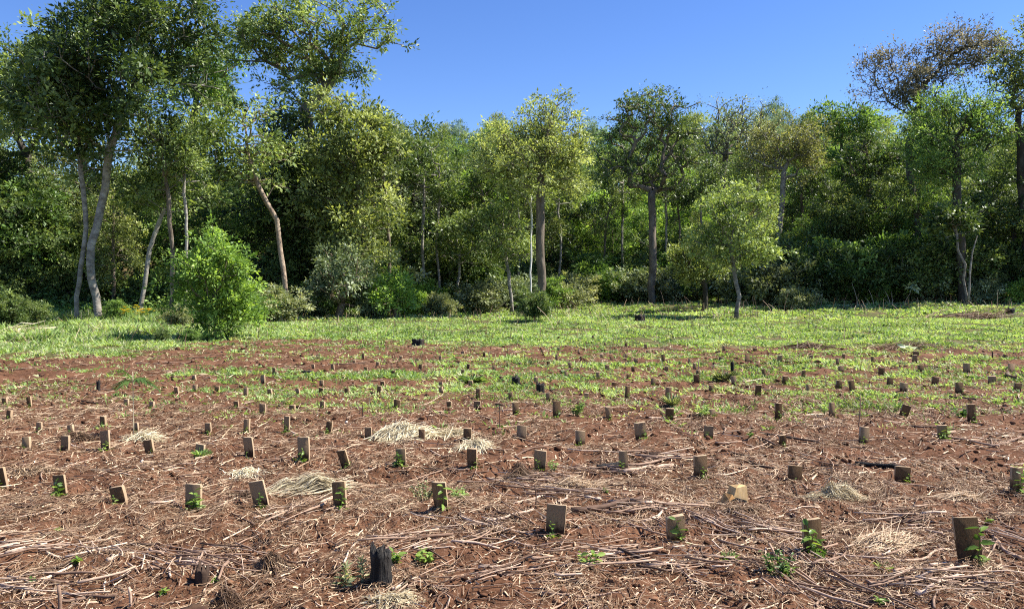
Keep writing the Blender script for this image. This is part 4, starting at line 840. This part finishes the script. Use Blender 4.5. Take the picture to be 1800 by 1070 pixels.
# ------------------------------------------------------------------ loose sticks, each a thing
def stick(px0, py0, px1, py1, rad, label, name='stick', bend=.05, tint=.55, lift=0, mat_='stick', group='sticks lying on the soil', fork=False, k=9, seed=0):
    r = np.random.default_rng(int(px0*7+py0)+seed)
    a = np.array(W(px0, py0)); b = np.array(W(px1, py1)); L = np.linalg.norm(b-a); u = np.linspace(0, 1, k)[:, None]
    P = a+(b-a)*u; side = unit(np.cross(b-a, [0, 0, 1.]))
    P = P+side*(np.sin(u*math.pi*r.uniform(.8, 1.6))*bend*L)+r.normal(0, .012*L, (k, 3))*[1, 1, 0]
    P[:, 2] = np.maximum(H(P[:, 0], P[:, 1])+rad*.7, P[:, 2])+lift*u[:, 0]
    P[:, 2] = .5*P[:, 2]+.5*(P[0, 2]+(P[-1, 2]-P[0, 2])*u[:, 0])+rad*.3
    rr = rad*(1-.3*u[:, 0])*r.uniform(.88, 1.12, k)
    parts = [(*tubes(P[None], rr[None], 8), tint)]
    if fork:
        q = P[k//2]; e = q+(b-a)*.35+side*L*.16; e[2] = h1(e[0], e[1])+rad; m = (q+e)/2+[0, 0, .01]
        parts.append((*tubes(np.array([[q, m, e]]), np.array([[rad*.6, rad*.5, rad*.3]]), 6), tint))
    V, Fs, t = merge(parts)
    o = link(name, mesh_np(name, V, Fs, M[mat_], tint=t, smooth=True)); tag(o, label, 'stick', group); return o
stick(1008, 908, 1132, 882, .020, 'thick dark brown branch lying right of the leftmost nearest board', bend=.03, tint=.18)
stick(1035, 960, 1165, 962, .009, 'long tan arched stick below the tapering board', bend=.22, tint=.72)
stick(1037, 967, 1082, 966, .007, 'short tan stick beneath the long arched one', tint=.75)
stick(1062, 975, 1135, 986, .007, 'brown stick lying below the long arched one', tint=.5)
stick(1176, 980, 1240, 1038, .006, 'straight tan stick slanting down to the right below the tapering board', tint=.72)
stick(950, 1050, 1098, 1056, .007, 'long thin stick on bare soil below the small leafy sprigs', tint=.5, bend=.06)
stick(1612, 1046, 1676, 1002, .014, 'thick pink stick broken at one end, below the largest board', tint=.9, fork=True)
stick(1731, 921, 1795, 976, .013, 'thick branch leaning against the largest nearest board', tint=.6, fork=True, lift=0)
stick(1448, 958, 1565, 985, .009, 'long pinkish stick lying right of the board with the climbing seedling', tint=.8)
stick(1560, 985, 1680, 962, .009, 'tan stick running from the largest board toward the left', tint=.7, bend=.08)
stick(1345, 1018, 1560, 1050, .006, 'long thin brown stick along the bottom right', tint=.4)
stick(900, 886, 968, 858, .010, 'straight tan stick rising right, above the leftmost nearest board', tint=.8)
stick(1005, 906, 1100, 880, .008, 'tan stick lying parallel above the thick dark branch', tint=.78)
stick(985, 884, 998, 852, .009, 'short tan stick standing out behind the leftmost nearest board', tint=.8, bend=.08)
stick(1134, 893, 1188, 880, .011, 'upper pink stick in the bundle left of the tapering board', tint=.95)
stick(1133, 915, 1172, 895, .012, 'lower pink stick in the bundle left of the tapering board', tint=.95)
stick(1096, 828, 1185, 812, .022, 'broad slab of pinkish bark right of the narrow board', name='bark_slab', tint=.68, bend=.02)
stick(1100, 815, 1180, 803, .012, 'upper long brown stick behind the broad bark slab', tint=.55)
stick(1050, 820, 1098, 812, .026, 'dark charred log left of the narrow board', name='charred_log', tint=.0, mat_='char', bend=.02)
stick(1272, 926, 1350, 955, .009, 'long reddish stick right of the tapering board', tint=.6)
stick(1265, 935, 1350, 972, .005, 'thin stick just under the long reddish stick', tint=.6)
stick(1680, 762, 1708, 786, .016, 'curved root right of the board overgrown with leaves', name='root', tint=.6, bend=.35)
stick(1742, 790, 1800, 778, .016, 'dark branch on the soil at the right edge', tint=.4)
stick(1505, 815, 1590, 826, .022, 'charred bark lying left of the wide squat board', name='charred_log', tint=0, mat_='char', bend=.04)
stick(1670, 700, 1712, 706, .020, 'dark twisted branch behind the rightmost bare strip board', tint=.1, bend=.12)
stick(1773, 659, 1800, 666, .03, 'dark crooked root near the right edge in the weeds', name='root', tint=.15, bend=.2)
stick(188, 1000, 240, 982, .014, 'thick split stick lying alone on the soil at lower left', tint=.75)
stick(35, 1037, 130, 1003, .010, 'long pale stick at the lower left corner', tint=.85)
stick(0, 1033, 30, 1018, .012, 'short thick stick touching the left edge', tint=.8)
stick(40, 1050, 60, 1040, .008, 'small chip by the long pale stick', tint=.8)
stick(82, 983, 110, 985, .008, 'short tan stick above the long pale stick', tint=.8)
stick(105, 1060, 175, 1046, .009, 'brown stick right of the standing stake', tint=.5)
stick(176, 882, 200, 872, .005, 'thin pale twig left of the short leaning board', tint=.9)
stick(250, 1012, 298, 995, .006, 'thin brown twig curving at lower left', tint=.5)
stick(531, 908, 587, 879, .008, 'tan stick between two boards below the hay bundle', tint=.8)
stick(563, 892, 590, 855, .009, 'bowed stick left of the board beside the hay bundle', tint=.8, bend=.12)
stick(640, 830, 720, 808, .005, 'pale thin stick pointing up to the leafy board', tint=.9)
stick(810, 920, 860, 932, .010, 'pinkish stick below the weedy leaning board', tint=.85)
stick(855, 925, 940, 912, .010, 'pink stick left of the leftmost nearest board', tint=.85)
stick(870, 935, 935, 945, .008, 'second pink stick lying lower left of the leftmost nearest board', tint=.75)
stick(840, 800, 870, 870, .004, 'thin upright leaning twig left of the dried brush', tint=.7, lift=.02)
stick(690, 1040, 740, 1020, .010, 'pale curved stick right of the charred stump', tint=.85)
stick(720, 1030, 790, 1045, .007, 'brown stick low right of the charred stump', tint=.55)
stick(725, 968, 800, 975, .006, 'pinkish twig behind the small leafy plant', tint=.75)
stick(1165, 800, 1100, 790, .006, 'thin reddish stick behind the narrow board', tint=.6)
stick(1205, 855, 1310, 872, .005, 'thin stick left of the split wood block', tint=.6)
stick(1310, 790, 1370, 770, .005, 'thin twig on bare soil left of a short leaning board', tint=.7)
stick(1640, 786, 1690, 778, .008, 'brown stick by the board overgrown with leaves', tint=.5)
stick(122, 778, 165, 794, .006, 'pale thin stick between two left boards', tint=.9)
stick(402, 694, 460, 693, .008, 'pale thin stick in the weeds under the bright bush', tint=.95)
stick(184, 750, 216, 751, .007, 'short pale stick right of a small left board', tint=.95)
stick(1305, 677, 1340, 669, .012, 'pale forked stick in the middle rows', tint=.95, fork=True)
stick(1140, 741, 1190, 735, .008, 'pale stick beside the large dark board', tint=.9)

def pole(px, pyb, pyt, rad, label, lean=0, mat_='stick', tint=.4, name='thin_pole', bar=False):
    X, d, g = W(px, pyb); h = (pyb-pyt)*d/F; r = np.random.default_rng(px)
    u = np.linspace(0, 1, 6); P = np.stack([np.sin(u*3)*.01+lean*u*h, u*0, -.05+u*(h+.05)], 1)
    parts = [(*tubes(P[None], (rad*(1-.25*u))[None], 7), tint)]
    if bar: parts.append((*tubes(np.array([[[-.045, 0, h*.98], [0, 0, h], [.05, .0, h*.95]]]), np.array([[.010, .013, .010]]), 6), .1))
    V, Fs, t = merge(parts)
    o = link(name, mesh_np(name, V, Fs, M[mat_], tint=t, smooth=True)); o.location = (X, d, g)
    tag(o, label, 'pole', None)
pole(1508, 750, 694, .007, 'tall thin reddish pole standing behind a board, highest of the thin poles', lean=.07)
pole(877, 752, 710, .006, 'thin stem with a dark knotted crossbar at its top', bar=True, tint=.3)
pole(940, 898, 858, .006, 'thin brown peg left of the leftmost nearest board', tint=.3)
pole(1557, 705, 688, .005, 'low twig standing on the soil right of the reddish pole', tint=.5) if False else None
pole(1744, 628, 612, .02, 'thin dark stake with a rough tip at the far soil edge', tint=.1)
pole(1664, 652, 618, .015, 'crooked dark twig standing in the weeds', tint=.1) if False else None
pole(636, 735, 705, .006, 'thin dark stem in the weedy strip under the yellowish leafy tree', tint=.1)
pole(1227, 655, 632, .012, 'thin tan peg standing beside a small far board', tint=.6)
pole(102, 1085, 1027, .011, 'rounded wooden stake standing at the bottom left', name='stake', tint=.45)
pole(226, 1072, 1037, .009, 'split upright stick at the bottom, right of the rounded stake', name='stake', tint=.7)
pole(1171, 700, 655, .004, 'bare thin weed stalk among the middle rows', tint=.5) if False else None

# ------------------------------------------------------------------ stumps and wood
def stump(px, pyb, pyt, wpx, label, mat_='char', name='stump', seed=0, jag=.15, n=22, flare=1.2, lean=0, top='char'):
    X, d, g = W(px, pyb); s = d/F; h = (pyb-pyt)*s; w = wpx*s/2; r = np.random.default_rng(seed+px)
    K = 8; th = np.arange(n)/n*2*math.pi; ridge = 1+r.normal(0, .09, n)
    V = []
    for k in range(K):
        u = k/(K-1); rr = w*(flare-(flare-1)*min(1, u*2.2))*ridge*(1+r.normal(0, .03, n))
        z = -.05+u*(h+.05)+(u**3)*r.normal(0, jag*h, n)*(k == K-1)
        V.append(np.stack([np.cos(th)*rr+lean*u*h, np.sin(th)*rr, np.broadcast_to(z, n)], 1))
    V.append(np.stack([np.cos(th)*w*.6+lean*h, np.sin(th)*w*.6, h*.9+r.normal(0, jag*h*.5, n)], 1))
    V.append(np.array([[lean*h, 0, h*.86]]))
    V = np.concatenate(V); i = np.arange(n); j = (i+1) % n
    Fq = np.concatenate([np.stack([k*n+i, k*n+j, (k+1)*n+j, (k+1)*n+i], 1) for k in range(K)])
    tri = np.stack([K*n+i, K*n+j, np.full(n, (K+1)*n)], 1)
    me = mesh_np(name, V, [Fq, tri], [M[mat_], M[top]], midx=[0]*(n*(K-1))+[1]*n+[1]*n)
    o = link(name, me); o.location = (X, d, g); tag(o, label, 'stump'); return o
stump(670, 1031, 974, 36, 'charred black stump with cracked bark beside narrow leaved weeds', flare=1.35, jag=.10, seed=3)
stump(342, 1090, 1060, 40, 'sawn wooden stump cut by the bottom edge', mat_='board', top='board', jag=.03, flare=.9)
stump(355, 1025, 1004, 22, 'little grey rotten stump with splintered top, above the sawn one', mat_='stick', top='stick', jag=.3)
stump(735, 606, 594, 22, 'dark stump at the boundary of soil and green field', seed=4, flare=1.3)
stump(950, 693, 677, 14, 'charred split stump in the weedy strip, one board leaning before it', seed=5)
stump(907, 682, 668, 14, 'dark rotten stump wrapped in grass left of the charred split stump', seed=6)
stump(173, 690, 671, 6, 'thin black stump standing alone on the bare left soil', seed=7)
stump(1287, 661, 638, 6, 'tall thin charred stump beside a grass tussock', seed=8, flare=1.1)
stump(540, 657, 651, 16, 'low black stump in the far weeds', seed=9)
stump(1125, 566, 556, 17, 'black stump in the shade left of the free standing small tree', seed=10)
stump(1776, 555, 544, 12, 'black stump at the end of the brush line on the right', seed=11)
stump(1740, 760, 750, 10, 'tiny dark root end on the right bare soil', seed=12) if False else None
def hull(name, pts, m, parent):
    bm = bmesh.new()
    for p in pts: bm.verts.new(p)
    r = bmesh.ops.convex_hull(bm, input=bm.verts[:]); bmesh.ops.delete(bm, geom=[v for v in bm.verts if not v.link_faces], context='VERTS')
    me = bpy.data.meshes.new(name); bm.to_mesh(me); bm.free(); me.materials.append(M[m]); return link(name, me, parent)
def block(px, pyb, wpx, hpx, label):
    X, d, g = W(px, pyb); o = empty('wood_block', (X, d, g), R(24)); tag(o, label, 'wood block')
    hull('upper_piece', [(-.045, -.05, .055), (.085, -.06, .012), (.09, .05, .0), (-.03, .05, .05), (-.015, -.045, .128), (.02, -.03, .148), (.072, -.055, .140), (.088, .03, .128), (-.01, .04, .132)], 'cutpale', o)
    hull('lower_piece', [(-.105, -.06, -.02), (.045, -.075, -.02), (.05, .05, -.02), (-.10, .05, -.02), (-.088, -.055, .052), (-.05, -.04, .085), (.04, -.07, .010), (.04, .04, .02), (-.06, .04, .08)], 'cutwood', o)
    hull('cleft_shade_fill', [(-.07, -.066, .050), (.06, -.074, .012), (.065, -.07, .034), (-.02, -.066, .062), (-.04, .03, .05), (.05, .03, .03)], 'char', o)  # dark solid standing in for the shade in the gap between the pieces
    return o
block(1290, 880, 52, 40, 'split yellow wood block with a dark cleft lying on soil')
stick(1272, 868, 1305, 873, .008, 'dark strip put in for the shaded cleft of the split wood block', name='cleft_shade_strip', mat_='char', tint=0)  # added dark strip imitating the shaded cleft

# ------------------------------------------------------------------ straw heaps
def heap(px, py, wpx, hpx, label, n=420, L=.35, mat_='hay', az=0, spread=.9, wd=.005, seed=0, name='straw_heap', tint=.55, dome=True, aspect=.5):
    X, d, g = W(px, py); s = d/F; w = wpx*s/2; h = hpx*s; r = np.random.default_rng(seed+px)
    q = r.normal(0, .42, (n, 2)); k = 5; u = np.linspace(-.5, .5, k)
    a = az+r.normal(0, spread, n); l = L*r.uniform(.5, 1.2, n); lift = r.random(n)**.7
    cx = q[:, 0]*w; cy = q[:, 1]*w*aspect
    P = np.zeros((n, k, 3)); P[..., 0] = cx[:, None]+np.cos(a)[:, None]*u*l[:, None]; P[..., 1] = cy[:, None]+np.sin(a)[:, None]*u*l[:, None]*.8
    rr = np.clip(np.hypot(P[..., 0]/w, P[..., 1]/(w*aspect)), 0, 1.4); m = 7; mc = r.normal(0, .33, (m, 2)); mh = r.uniform(.35, 1, m); mh[0] = 1; mc[0] *= .4
    gx = P[..., 0]/w; gy = P[..., 1]/(w*aspect); zz = np.zeros_like(gx)
    for q_ in range(m): zz = np.maximum(zz, mh[q_]*np.exp(-((gx-mc[q_, 0])**2+(gy-mc[q_, 1])**2)/.2))
    P[..., 2] = h*zz*lift[:, None]+.006+np.abs(r.normal(0, .06, (n, 1)))*l[:, None]*(u[None]+.5)*2
    gg = H(P[..., 0]+X, P[..., 1]+d)-g; P[..., 2] += gg
    V, Fq = ribbons(P, wd*r.uniform(.6, 1.5, n))
    o = link(name, mesh_np(name, V, Fq, M[mat_], tint=np.repeat(np.clip(r.normal(tint, .26, n), 0, 1), k*2))); o.location = (X, d, g)
    tag(o, label, 'straw'); return o
heap(716, 768, 104, 26, 'biggest pale straw heap with a peaked top', n=1300, L=.34, az=1.0, spread=.7, wd=.008)
heap(790, 764, 80, 16, 'flat straw trailing right from the biggest heap', n=420, L=.3, wd=.007, tint=.45)
heap(835, 790, 60, 12, 'drooping thin straw hanging over sticks right of the biggest heap', n=200, L=.3, wd=.005, az=1.5, tint=.35)
heap(542, 866, 110, 26, 'pale green hay bundle lying slanted behind a board', n=620, L=.36, az=.35, spread=.18, wd=.006, tint=.55)
heap(1470, 872, 84, 36, 'golden straw tuft on the soil between two squat boards', n=420, L=.26, az=-.7, spread=.7, wd=.004, tint=.35)
heap(1560, 952, 110, 14, 'thin golden straw patch left of the largest board', n=300, L=.26, mat_='straw', spread=.6, wd=.004, tint=.75, az=.4)
heap(1010, 852, 110, 14, 'flat matted dry grass behind the nearest boards', n=420, L=.26, mat_='straw', spread=.7, wd=.004, tint=.65)
heap(478, 1000, 52, 30, 'round dried grass clump at lower left', n=420, L=.12, mat_='straw', spread=3, wd=.004, tint=.4, dome=True, aspect=.8)
heap(912, 835, 60, 32, 'grey dried brush heap left of a board', n=420, L=.2, mat_='straw', spread=3, wd=.004, tint=.2, aspect=.7, name='brush_heap')
heap(255, 770, 60, 10, 'flat pale straw mat at the foot of the palm seedling', n=300, L=.28, wd=.006)
heap(135, 772, 70, 12, 'greyish straw mat between left boards', n=300, L=.25, mat_='straw', wd=.005, tint=.35)
heap(430, 832, 60, 8, 'whitish flattened straw patch above a leaning board', n=240, L=.14, wd=.005, spread=2, tint=.8)
heap(690, 1058, 80, 16, 'yellowish straw strands at the bottom below the charred stump', n=260, L=.16, wd=.005, spread=1, tint=.5)
heap(1300, 905, 70, 10, 'dull flattened straw under the split wood block', n=240, L=.16, mat_='straw', wd=.004, spread=2)
heap(60, 832, 90, 10, 'thin straw mat beside the left edge board', n=320, L=.22, mat_='straw', wd=.005, tint=.6)
heap(400, 1062, 60, 30, 'dark tangled dry root clump at the bottom left', n=420, L=.1, mat_='straw', spread=3, wd=.004, tint=.02, aspect=.8, name='root_clump')
heap(430, 888, 50, 18, 'dark tangled root clump beside the leaning board', n=300, L=.12, mat_='straw', spread=3, wd=.004, tint=.02, aspect=.8, name='root_clump')
heap(1690, 872, 90, 6, 'pale thin straw scatter near the right edge board', n=200, L=.24, mat_='straw', wd=.004, spread=.8, tint=.7)
heap(1420, 612, 90, 8, 'brown cut brush heap on the far soil edge', n=170, L=.7, mat_='straw', wd=.014, tint=.2, name='brush_heap')
heap(1600, 612, 130, 12, 'long brushwood heap with broad leaves on it at the far soil edge', n=190, L=.8, mat_='straw', wd=.014, tint=.2, name='brush_heap')
heap(1705, 560, 180, 9, 'long line of brown cut brushwood in the green field at right', n=260, L=1.4, mat_='straw', wd=.03, az=.3, spread=.6, tint=.08, name='brush_heap', aspect=.35)
heap(30, 588, 50, 14, 'small pile of whitish bare branches at the left edge', n=46, L=1.6, wd=.05, az=.6, spread=.5, tint=.8, name='branch_heap')

# ------------------------------------------------------------------ leafy weeds in the foreground, each a plant
def plant(px, py, hpx, wpx, label, kind='broad', n=60, mat_='seedling', name='weed_plant', tint=.55, L=None, cat='plant'):
    X, d, g = W(px, py); s = d/F; h = hpx*s; w = wpx*s/2; r = np.random.default_rng(int(px+py))
    o = empty(name, (X, d, g)); tag(o, label, cat)
    if kind == 'whorl':                       # upright stems with long narrow leaves
        lines = []; B = []; D = []; Ls = []
        for k in range(max(1, int(wpx/22))):
            b = np.array([r.uniform(-.7, .7)*w, r.normal(0, .01), -.02]); t = b+np.array([r.normal(0, .02), r.normal(0, .02), h*r.uniform(.7, 1)])
            lines.append(np.linspace(b, t, 5))
            for i in range(n):
                u = (i+1)/n; a = i*2.4; B.append(b+(t-b)*(.25+.75*u)); D.append([math.cos(a), math.sin(a), .1+.9*u]); Ls.append((L or .055)*r.uniform(.7, 1.15)*(1.1-.5*u))
        asp = .2
    elif kind == 'tuft':
        lines = [np.linspace([0, 0, -.01], [0, 0, h*.2], 5)]; a = r.uniform(0, 6.28, n); B = np.stack([np.cos(a)*.01, np.sin(a)*.01, a*0], 1)
        D = np.stack([np.cos(a)*w, np.sin(a)*w, h*r.uniform(.4, 1.2, n)], 1); Ls = np.hypot(w, h)*r.uniform(.6, 1.1, n); asp = .09
    else:
        lines = []; B = []; D = []; Ls = []
        m = max(3, n//9)
        for k in range(m):
            a = r.uniform(0, 6.28); q = r.random()**.5*w; b = np.array([math.cos(a)*q*.3, math.sin(a)*q*.3, -.01]); t = np.array([math.cos(a)*q, math.sin(a)*q*.8, h*r.uniform(.45, 1)])
            lines.append(np.linspace(b, t, 5)+np.array([0, 0, .1*h])*np.sin(np.linspace(0, 3.14, 5))[:, None])
            for i in range(9):
                u = (i+1)/9; aa = i*2.4+k; B.append(b+(t-b)*(.3+.7*u)); D.append([math.cos(aa), math.sin(aa), r.uniform(-.1, .8)]); Ls.append((L or .035)*r.uniform(.6, 1.2))
        asp = .45
    B = np.array(B, float); D = np.array(D, float); Ls = np.array(Ls)
    V0, F0 = tubes(np.array(lines), np.full((len(lines), 5), .0025)*np.linspace(1.2, .6, 5), 5)
    link('stem', mesh_np(name+'_stem', V0, F0, M[mat_], tint=np.full(len(V0), .3)), o)
    Nn = unit(r.normal(0, .4, (len(B), 3))+np.array([0, 0, 1.])); D = unit(D); S = unit(np.cross(D, Nn)); Nn = np.cross(S, D); nn = len(B); V = np.empty((nn, 6, 3)); wd = Ls*asp
    for q, (a, ww) in enumerate([(0, 0), (.28, 1), (.68, .85), (1, 0), (.68, -.85), (.28, -1)]):
        V[:, q] = B+D*(Ls*a)[:, None]+S*(wd*.5*ww)[:, None]+Nn*(wd*.14*abs(ww))[:, None]-np.array([0, 0, 1.])*(Ls*.2*a*a)[:, None]
    ix = np.arange(nn)[:, None]*6; Fq = np.concatenate([ix+np.array([0, 1, 2, 3]), ix+np.array([0, 3, 4, 5])])
    link('leaves', mesh_np(name+'_leaves', V.reshape(-1, 3), Fq, M[mat_], tint=np.repeat(np.clip(r.normal(tint, .2, nn), 0, 1), 6)), o)
    return o
plant(606, 1030, 62, 26, 'upright narrow leaved weed, left of two beside the charred stump', 'whorl', 34, 'weed2', L=.075)
plant(636, 1024, 70, 40, 'upright narrow leaved weed touching the charred stump', 'whorl', 34, 'weed2', L=.065)
plant(692, 1000, 26, 22, 'little bright leafed weed on the right side of the charred stump', n=18, L=.05)
plant(747, 988, 20, 36, 'low broad leafed plant alone on soil right of the charred stump', n=40, L=.045, tint=.7)
plant(1030, 1003, 24, 60, 'sparse leafy sprigs on bare soil below the leftmost nearest board', n=26, L=.05, tint=.6)
plant(1370, 1012, 44, 66, 'fullest bright green weed clump, left below the board with the climbing seedling', n=190, L=.032, tint=.5)
plant(1281, 984, 20, 32, 'small grass tuft left of the fullest weed clump', 'tuft', 60, 'weed', tint=.3)
plant(1552, 997, 12, 30, 'small grass tuft below the golden straw patch', 'tuft', 44, 'weed', tint=.6)
plant(1545, 1062, 10, 22, 'two leafed sprout at the bottom right', n=12, L=.03, tint=.7)
plant(745, 885, 34, 50, 'bushy grey green weed left of the weedy leaning board', n=130, L=.03, mat_='weed2')
plant(810, 880, 28, 40, 'bushy weed right of the weedy leaning board', n=100, L=.03, mat_='weed')
plant(132, 1000, 12, 16, 'tiny bright sprout on the soil at lower left', n=10, L=.035, tint=.7)
plant(103, 935, 10, 12, 'tiny round leafed sprout left of the straw ring', n=10, L=.03, tint=.6)
plant(64, 1030, 12, 22, 'pale low weed among the left sticks', n=14, L=.03, tint=.4)
plant(288, 1045, 10, 16, 'tiny sprout left of the sawn stump', n=10, L=.03, tint=.6)
plant(378, 1023, 9, 12, 'tiny sprout beside the little rotten stump', n=10, L=.025, tint=.7)
plant(972, 826, 18, 26, 'green weed right of the board with dried brush', n=50, L=.03, mat_='weed')
plant(1068, 872, 10, 14, 'dark leafed sprout on matted dry grass', n=12, L=.03, tint=.2)
plant(1735, 912, 10, 14, 'small bright sprout behind the largest board', n=12, L=.03, tint=.7)
plant(1725, 995, 16, 26, 'soft green weed at the right foot of the largest board', n=60, L=.02, mat_='weed2')
plant(1795, 838, 26, 28, 'yellow green leafy sprig above the right edge board', n=26, L=.045, mat_='weed', tint=.8)
plant(1318, 775, 12, 12, 'tiny sprout on bare soil near the white topped board', n=10, L=.04)
plant(1240, 735, 20, 36, 'fresh bushy weed on the bare strip by a dark board', n=90, L=.05, mat_='weed', tint=.6)
plant(1575, 725, 22, 24, 'leafy weed left of a board tilted right', n=60, L=.05, mat_='weed', tint=.6)
plant(1447, 733, 20, 16, 'thin leafy weed between two bare strip boards', n=40, L=.05, mat_='weed')
plant(1690, 738, 18, 40, 'dark leafed weed in a hollow left of a tilted board', n=90, L=.05, mat_='green')
plant(1012, 736, 34, 36, 'tall bushy weed in the weedy strip under the tall central tree', n=140, L=.05, mat_='weed')
plant(1275, 672, 30, 40, 'tall grey green grass tussock beside the thin charred stump', 'tuft', 200, 'weed2', tint=.4)
plant(1180, 718, 26, 30, 'grass tussock in front of a dark board', 'tuft', 120, 'weed2', tint=.5)
plant(830, 674, 18, 50, 'dense bright grass tussock in the middle rows', 'tuft', 220, 'weed', tint=.3)
plant(205, 702, 10, 30, 'low dark weed near the thin black stump', n=40, L=.05, mat_='green')
plant(1595, 620, 12, 30, 'broad glossy leaved plant on the brushwood heap', n=40, L=.2, mat_='grey', tint=.9)
plant(1690, 522, 26, 24, 'big leafed plant in the dark by the twin pale stems', n=30, L=.5, mat_='green', tint=.6)
plant(355, 802, 22, 24, 'bright green grass tuft at the foot of a board', 'tuft', 120, 'weed', tint=.5)

# yellow flowers by the left trunks
def flowers():
    for q_, (px, py, lab) in enumerate([(222, 574, 'leftmost small clump of yellow flowers under the pale trunks'), (238, 575, 'clump of yellow flowers, second from left under the pale trunks'), (251, 574, 'fullest clump of yellow flowers in the weeds'), (262, 576, 'rightmost clump of yellow flowers in the weeds')]):
        X, d, g = W(px, py); o = empty('flowering_plant', (X, d, g)); tag(o, lab, 'flowers', 'yellow flowers by the left trunks')
        r = np.random.default_rng(8+q_); n = 8; a = np.stack([r.normal(0, .09, n), r.normal(0, .10, n), r.normal(.60, .08, n)], 1)
        lines = np.stack([a*[.1, .1, 0], a*[.7, .7, .5], a], 1)
        V0, F0 = tubes(lines, np.full((n, 3), .006), 4); link('foliage', mesh_np('flower_stem', V0, F0, M['weed'], tint=np.full(len(V0), .5)), o)
        i = np.repeat(np.arange(n), 8); az = np.tile(np.arange(8)/8*6.28, n)
        D = np.stack([np.cos(az), np.sin(az), np.full(len(az), .35)], 1)
        V, Fq = kites(a[i], D, np.tile([0, 0, 1.], (len(i), 1)), .10, .05)
        link('blossom', mesh_np('blossom', V, Fq, M['yellow'], tint=np.full(len(V), .6)), o)
flowers()

# palm seedling with feathery fronds
def palm(px, pyb, pyt, label):
    X, d, g = W(px, pyb); s = d/F; h = (pyb-pyt)*s; o = empty('palm_seedling', (X, d, g)); tag(o, label, 'palm')
    u = np.linspace(0, 1, 6)[:, None]; st = np.array([0, 0, -.03])+np.array([-.01, 0, h+.03])*u
    V0, F0 = tubes(st[None], np.linspace(.006, .0035, 6)[None], 7); link('stem', mesh_np('palm_stem', V0, F0, M['hay'], tint=np.full(len(V0), .2)), o)
    top = st[-1]; r = np.random.default_rng(3)
    for (az, l, up, dr) in [(10, .26, .35, .42), (150, .24, 1.2, .2), (170, .2, .5, .5), (-20, .18, .9, .4), (220, .16, .3, .4), (60, .2, .8, .5)]:
        a = R(az); t = np.linspace(0, 1, 12); dirv = np.array([math.cos(a), math.sin(a)*.6])
        line = np.stack([top[0]+dirv[0]*l*t, top[1]+dirv[1]*l*t, top[2]-.1+(up*t-(up*.4+dr*1.3)*t*t)*l], 1)
        B = np.repeat(line[2:], 4, axis=0); n = len(B); sd = np.tile([1, -1, 1, -1], len(line)-2)
        D = np.stack([-math.sin(a)*sd*.9+math.cos(a)*.7, math.cos(a)*sd*.9+math.sin(a)*.4, np.full(n, -.55)+r.normal(0, .15, n)], 1)
        V, Fq = kites(B, D, np.tile([0, 0, 1.], (n, 1)), .10, .012)
        V1, F1 = tubes(line[None], np.full((1, 12), .003), 4)
        Vm, Fm, tm = merge([(V, Fq, .4), (V1, F1, .4)])
        link('frond', mesh_np('frond', Vm, Fm, M['green'], tint=tm), o)
palm(235, 765, 655, 'young palm with a thin tall stem and feathery drooping fronds')

print('objects', len(bpy.data.objects))
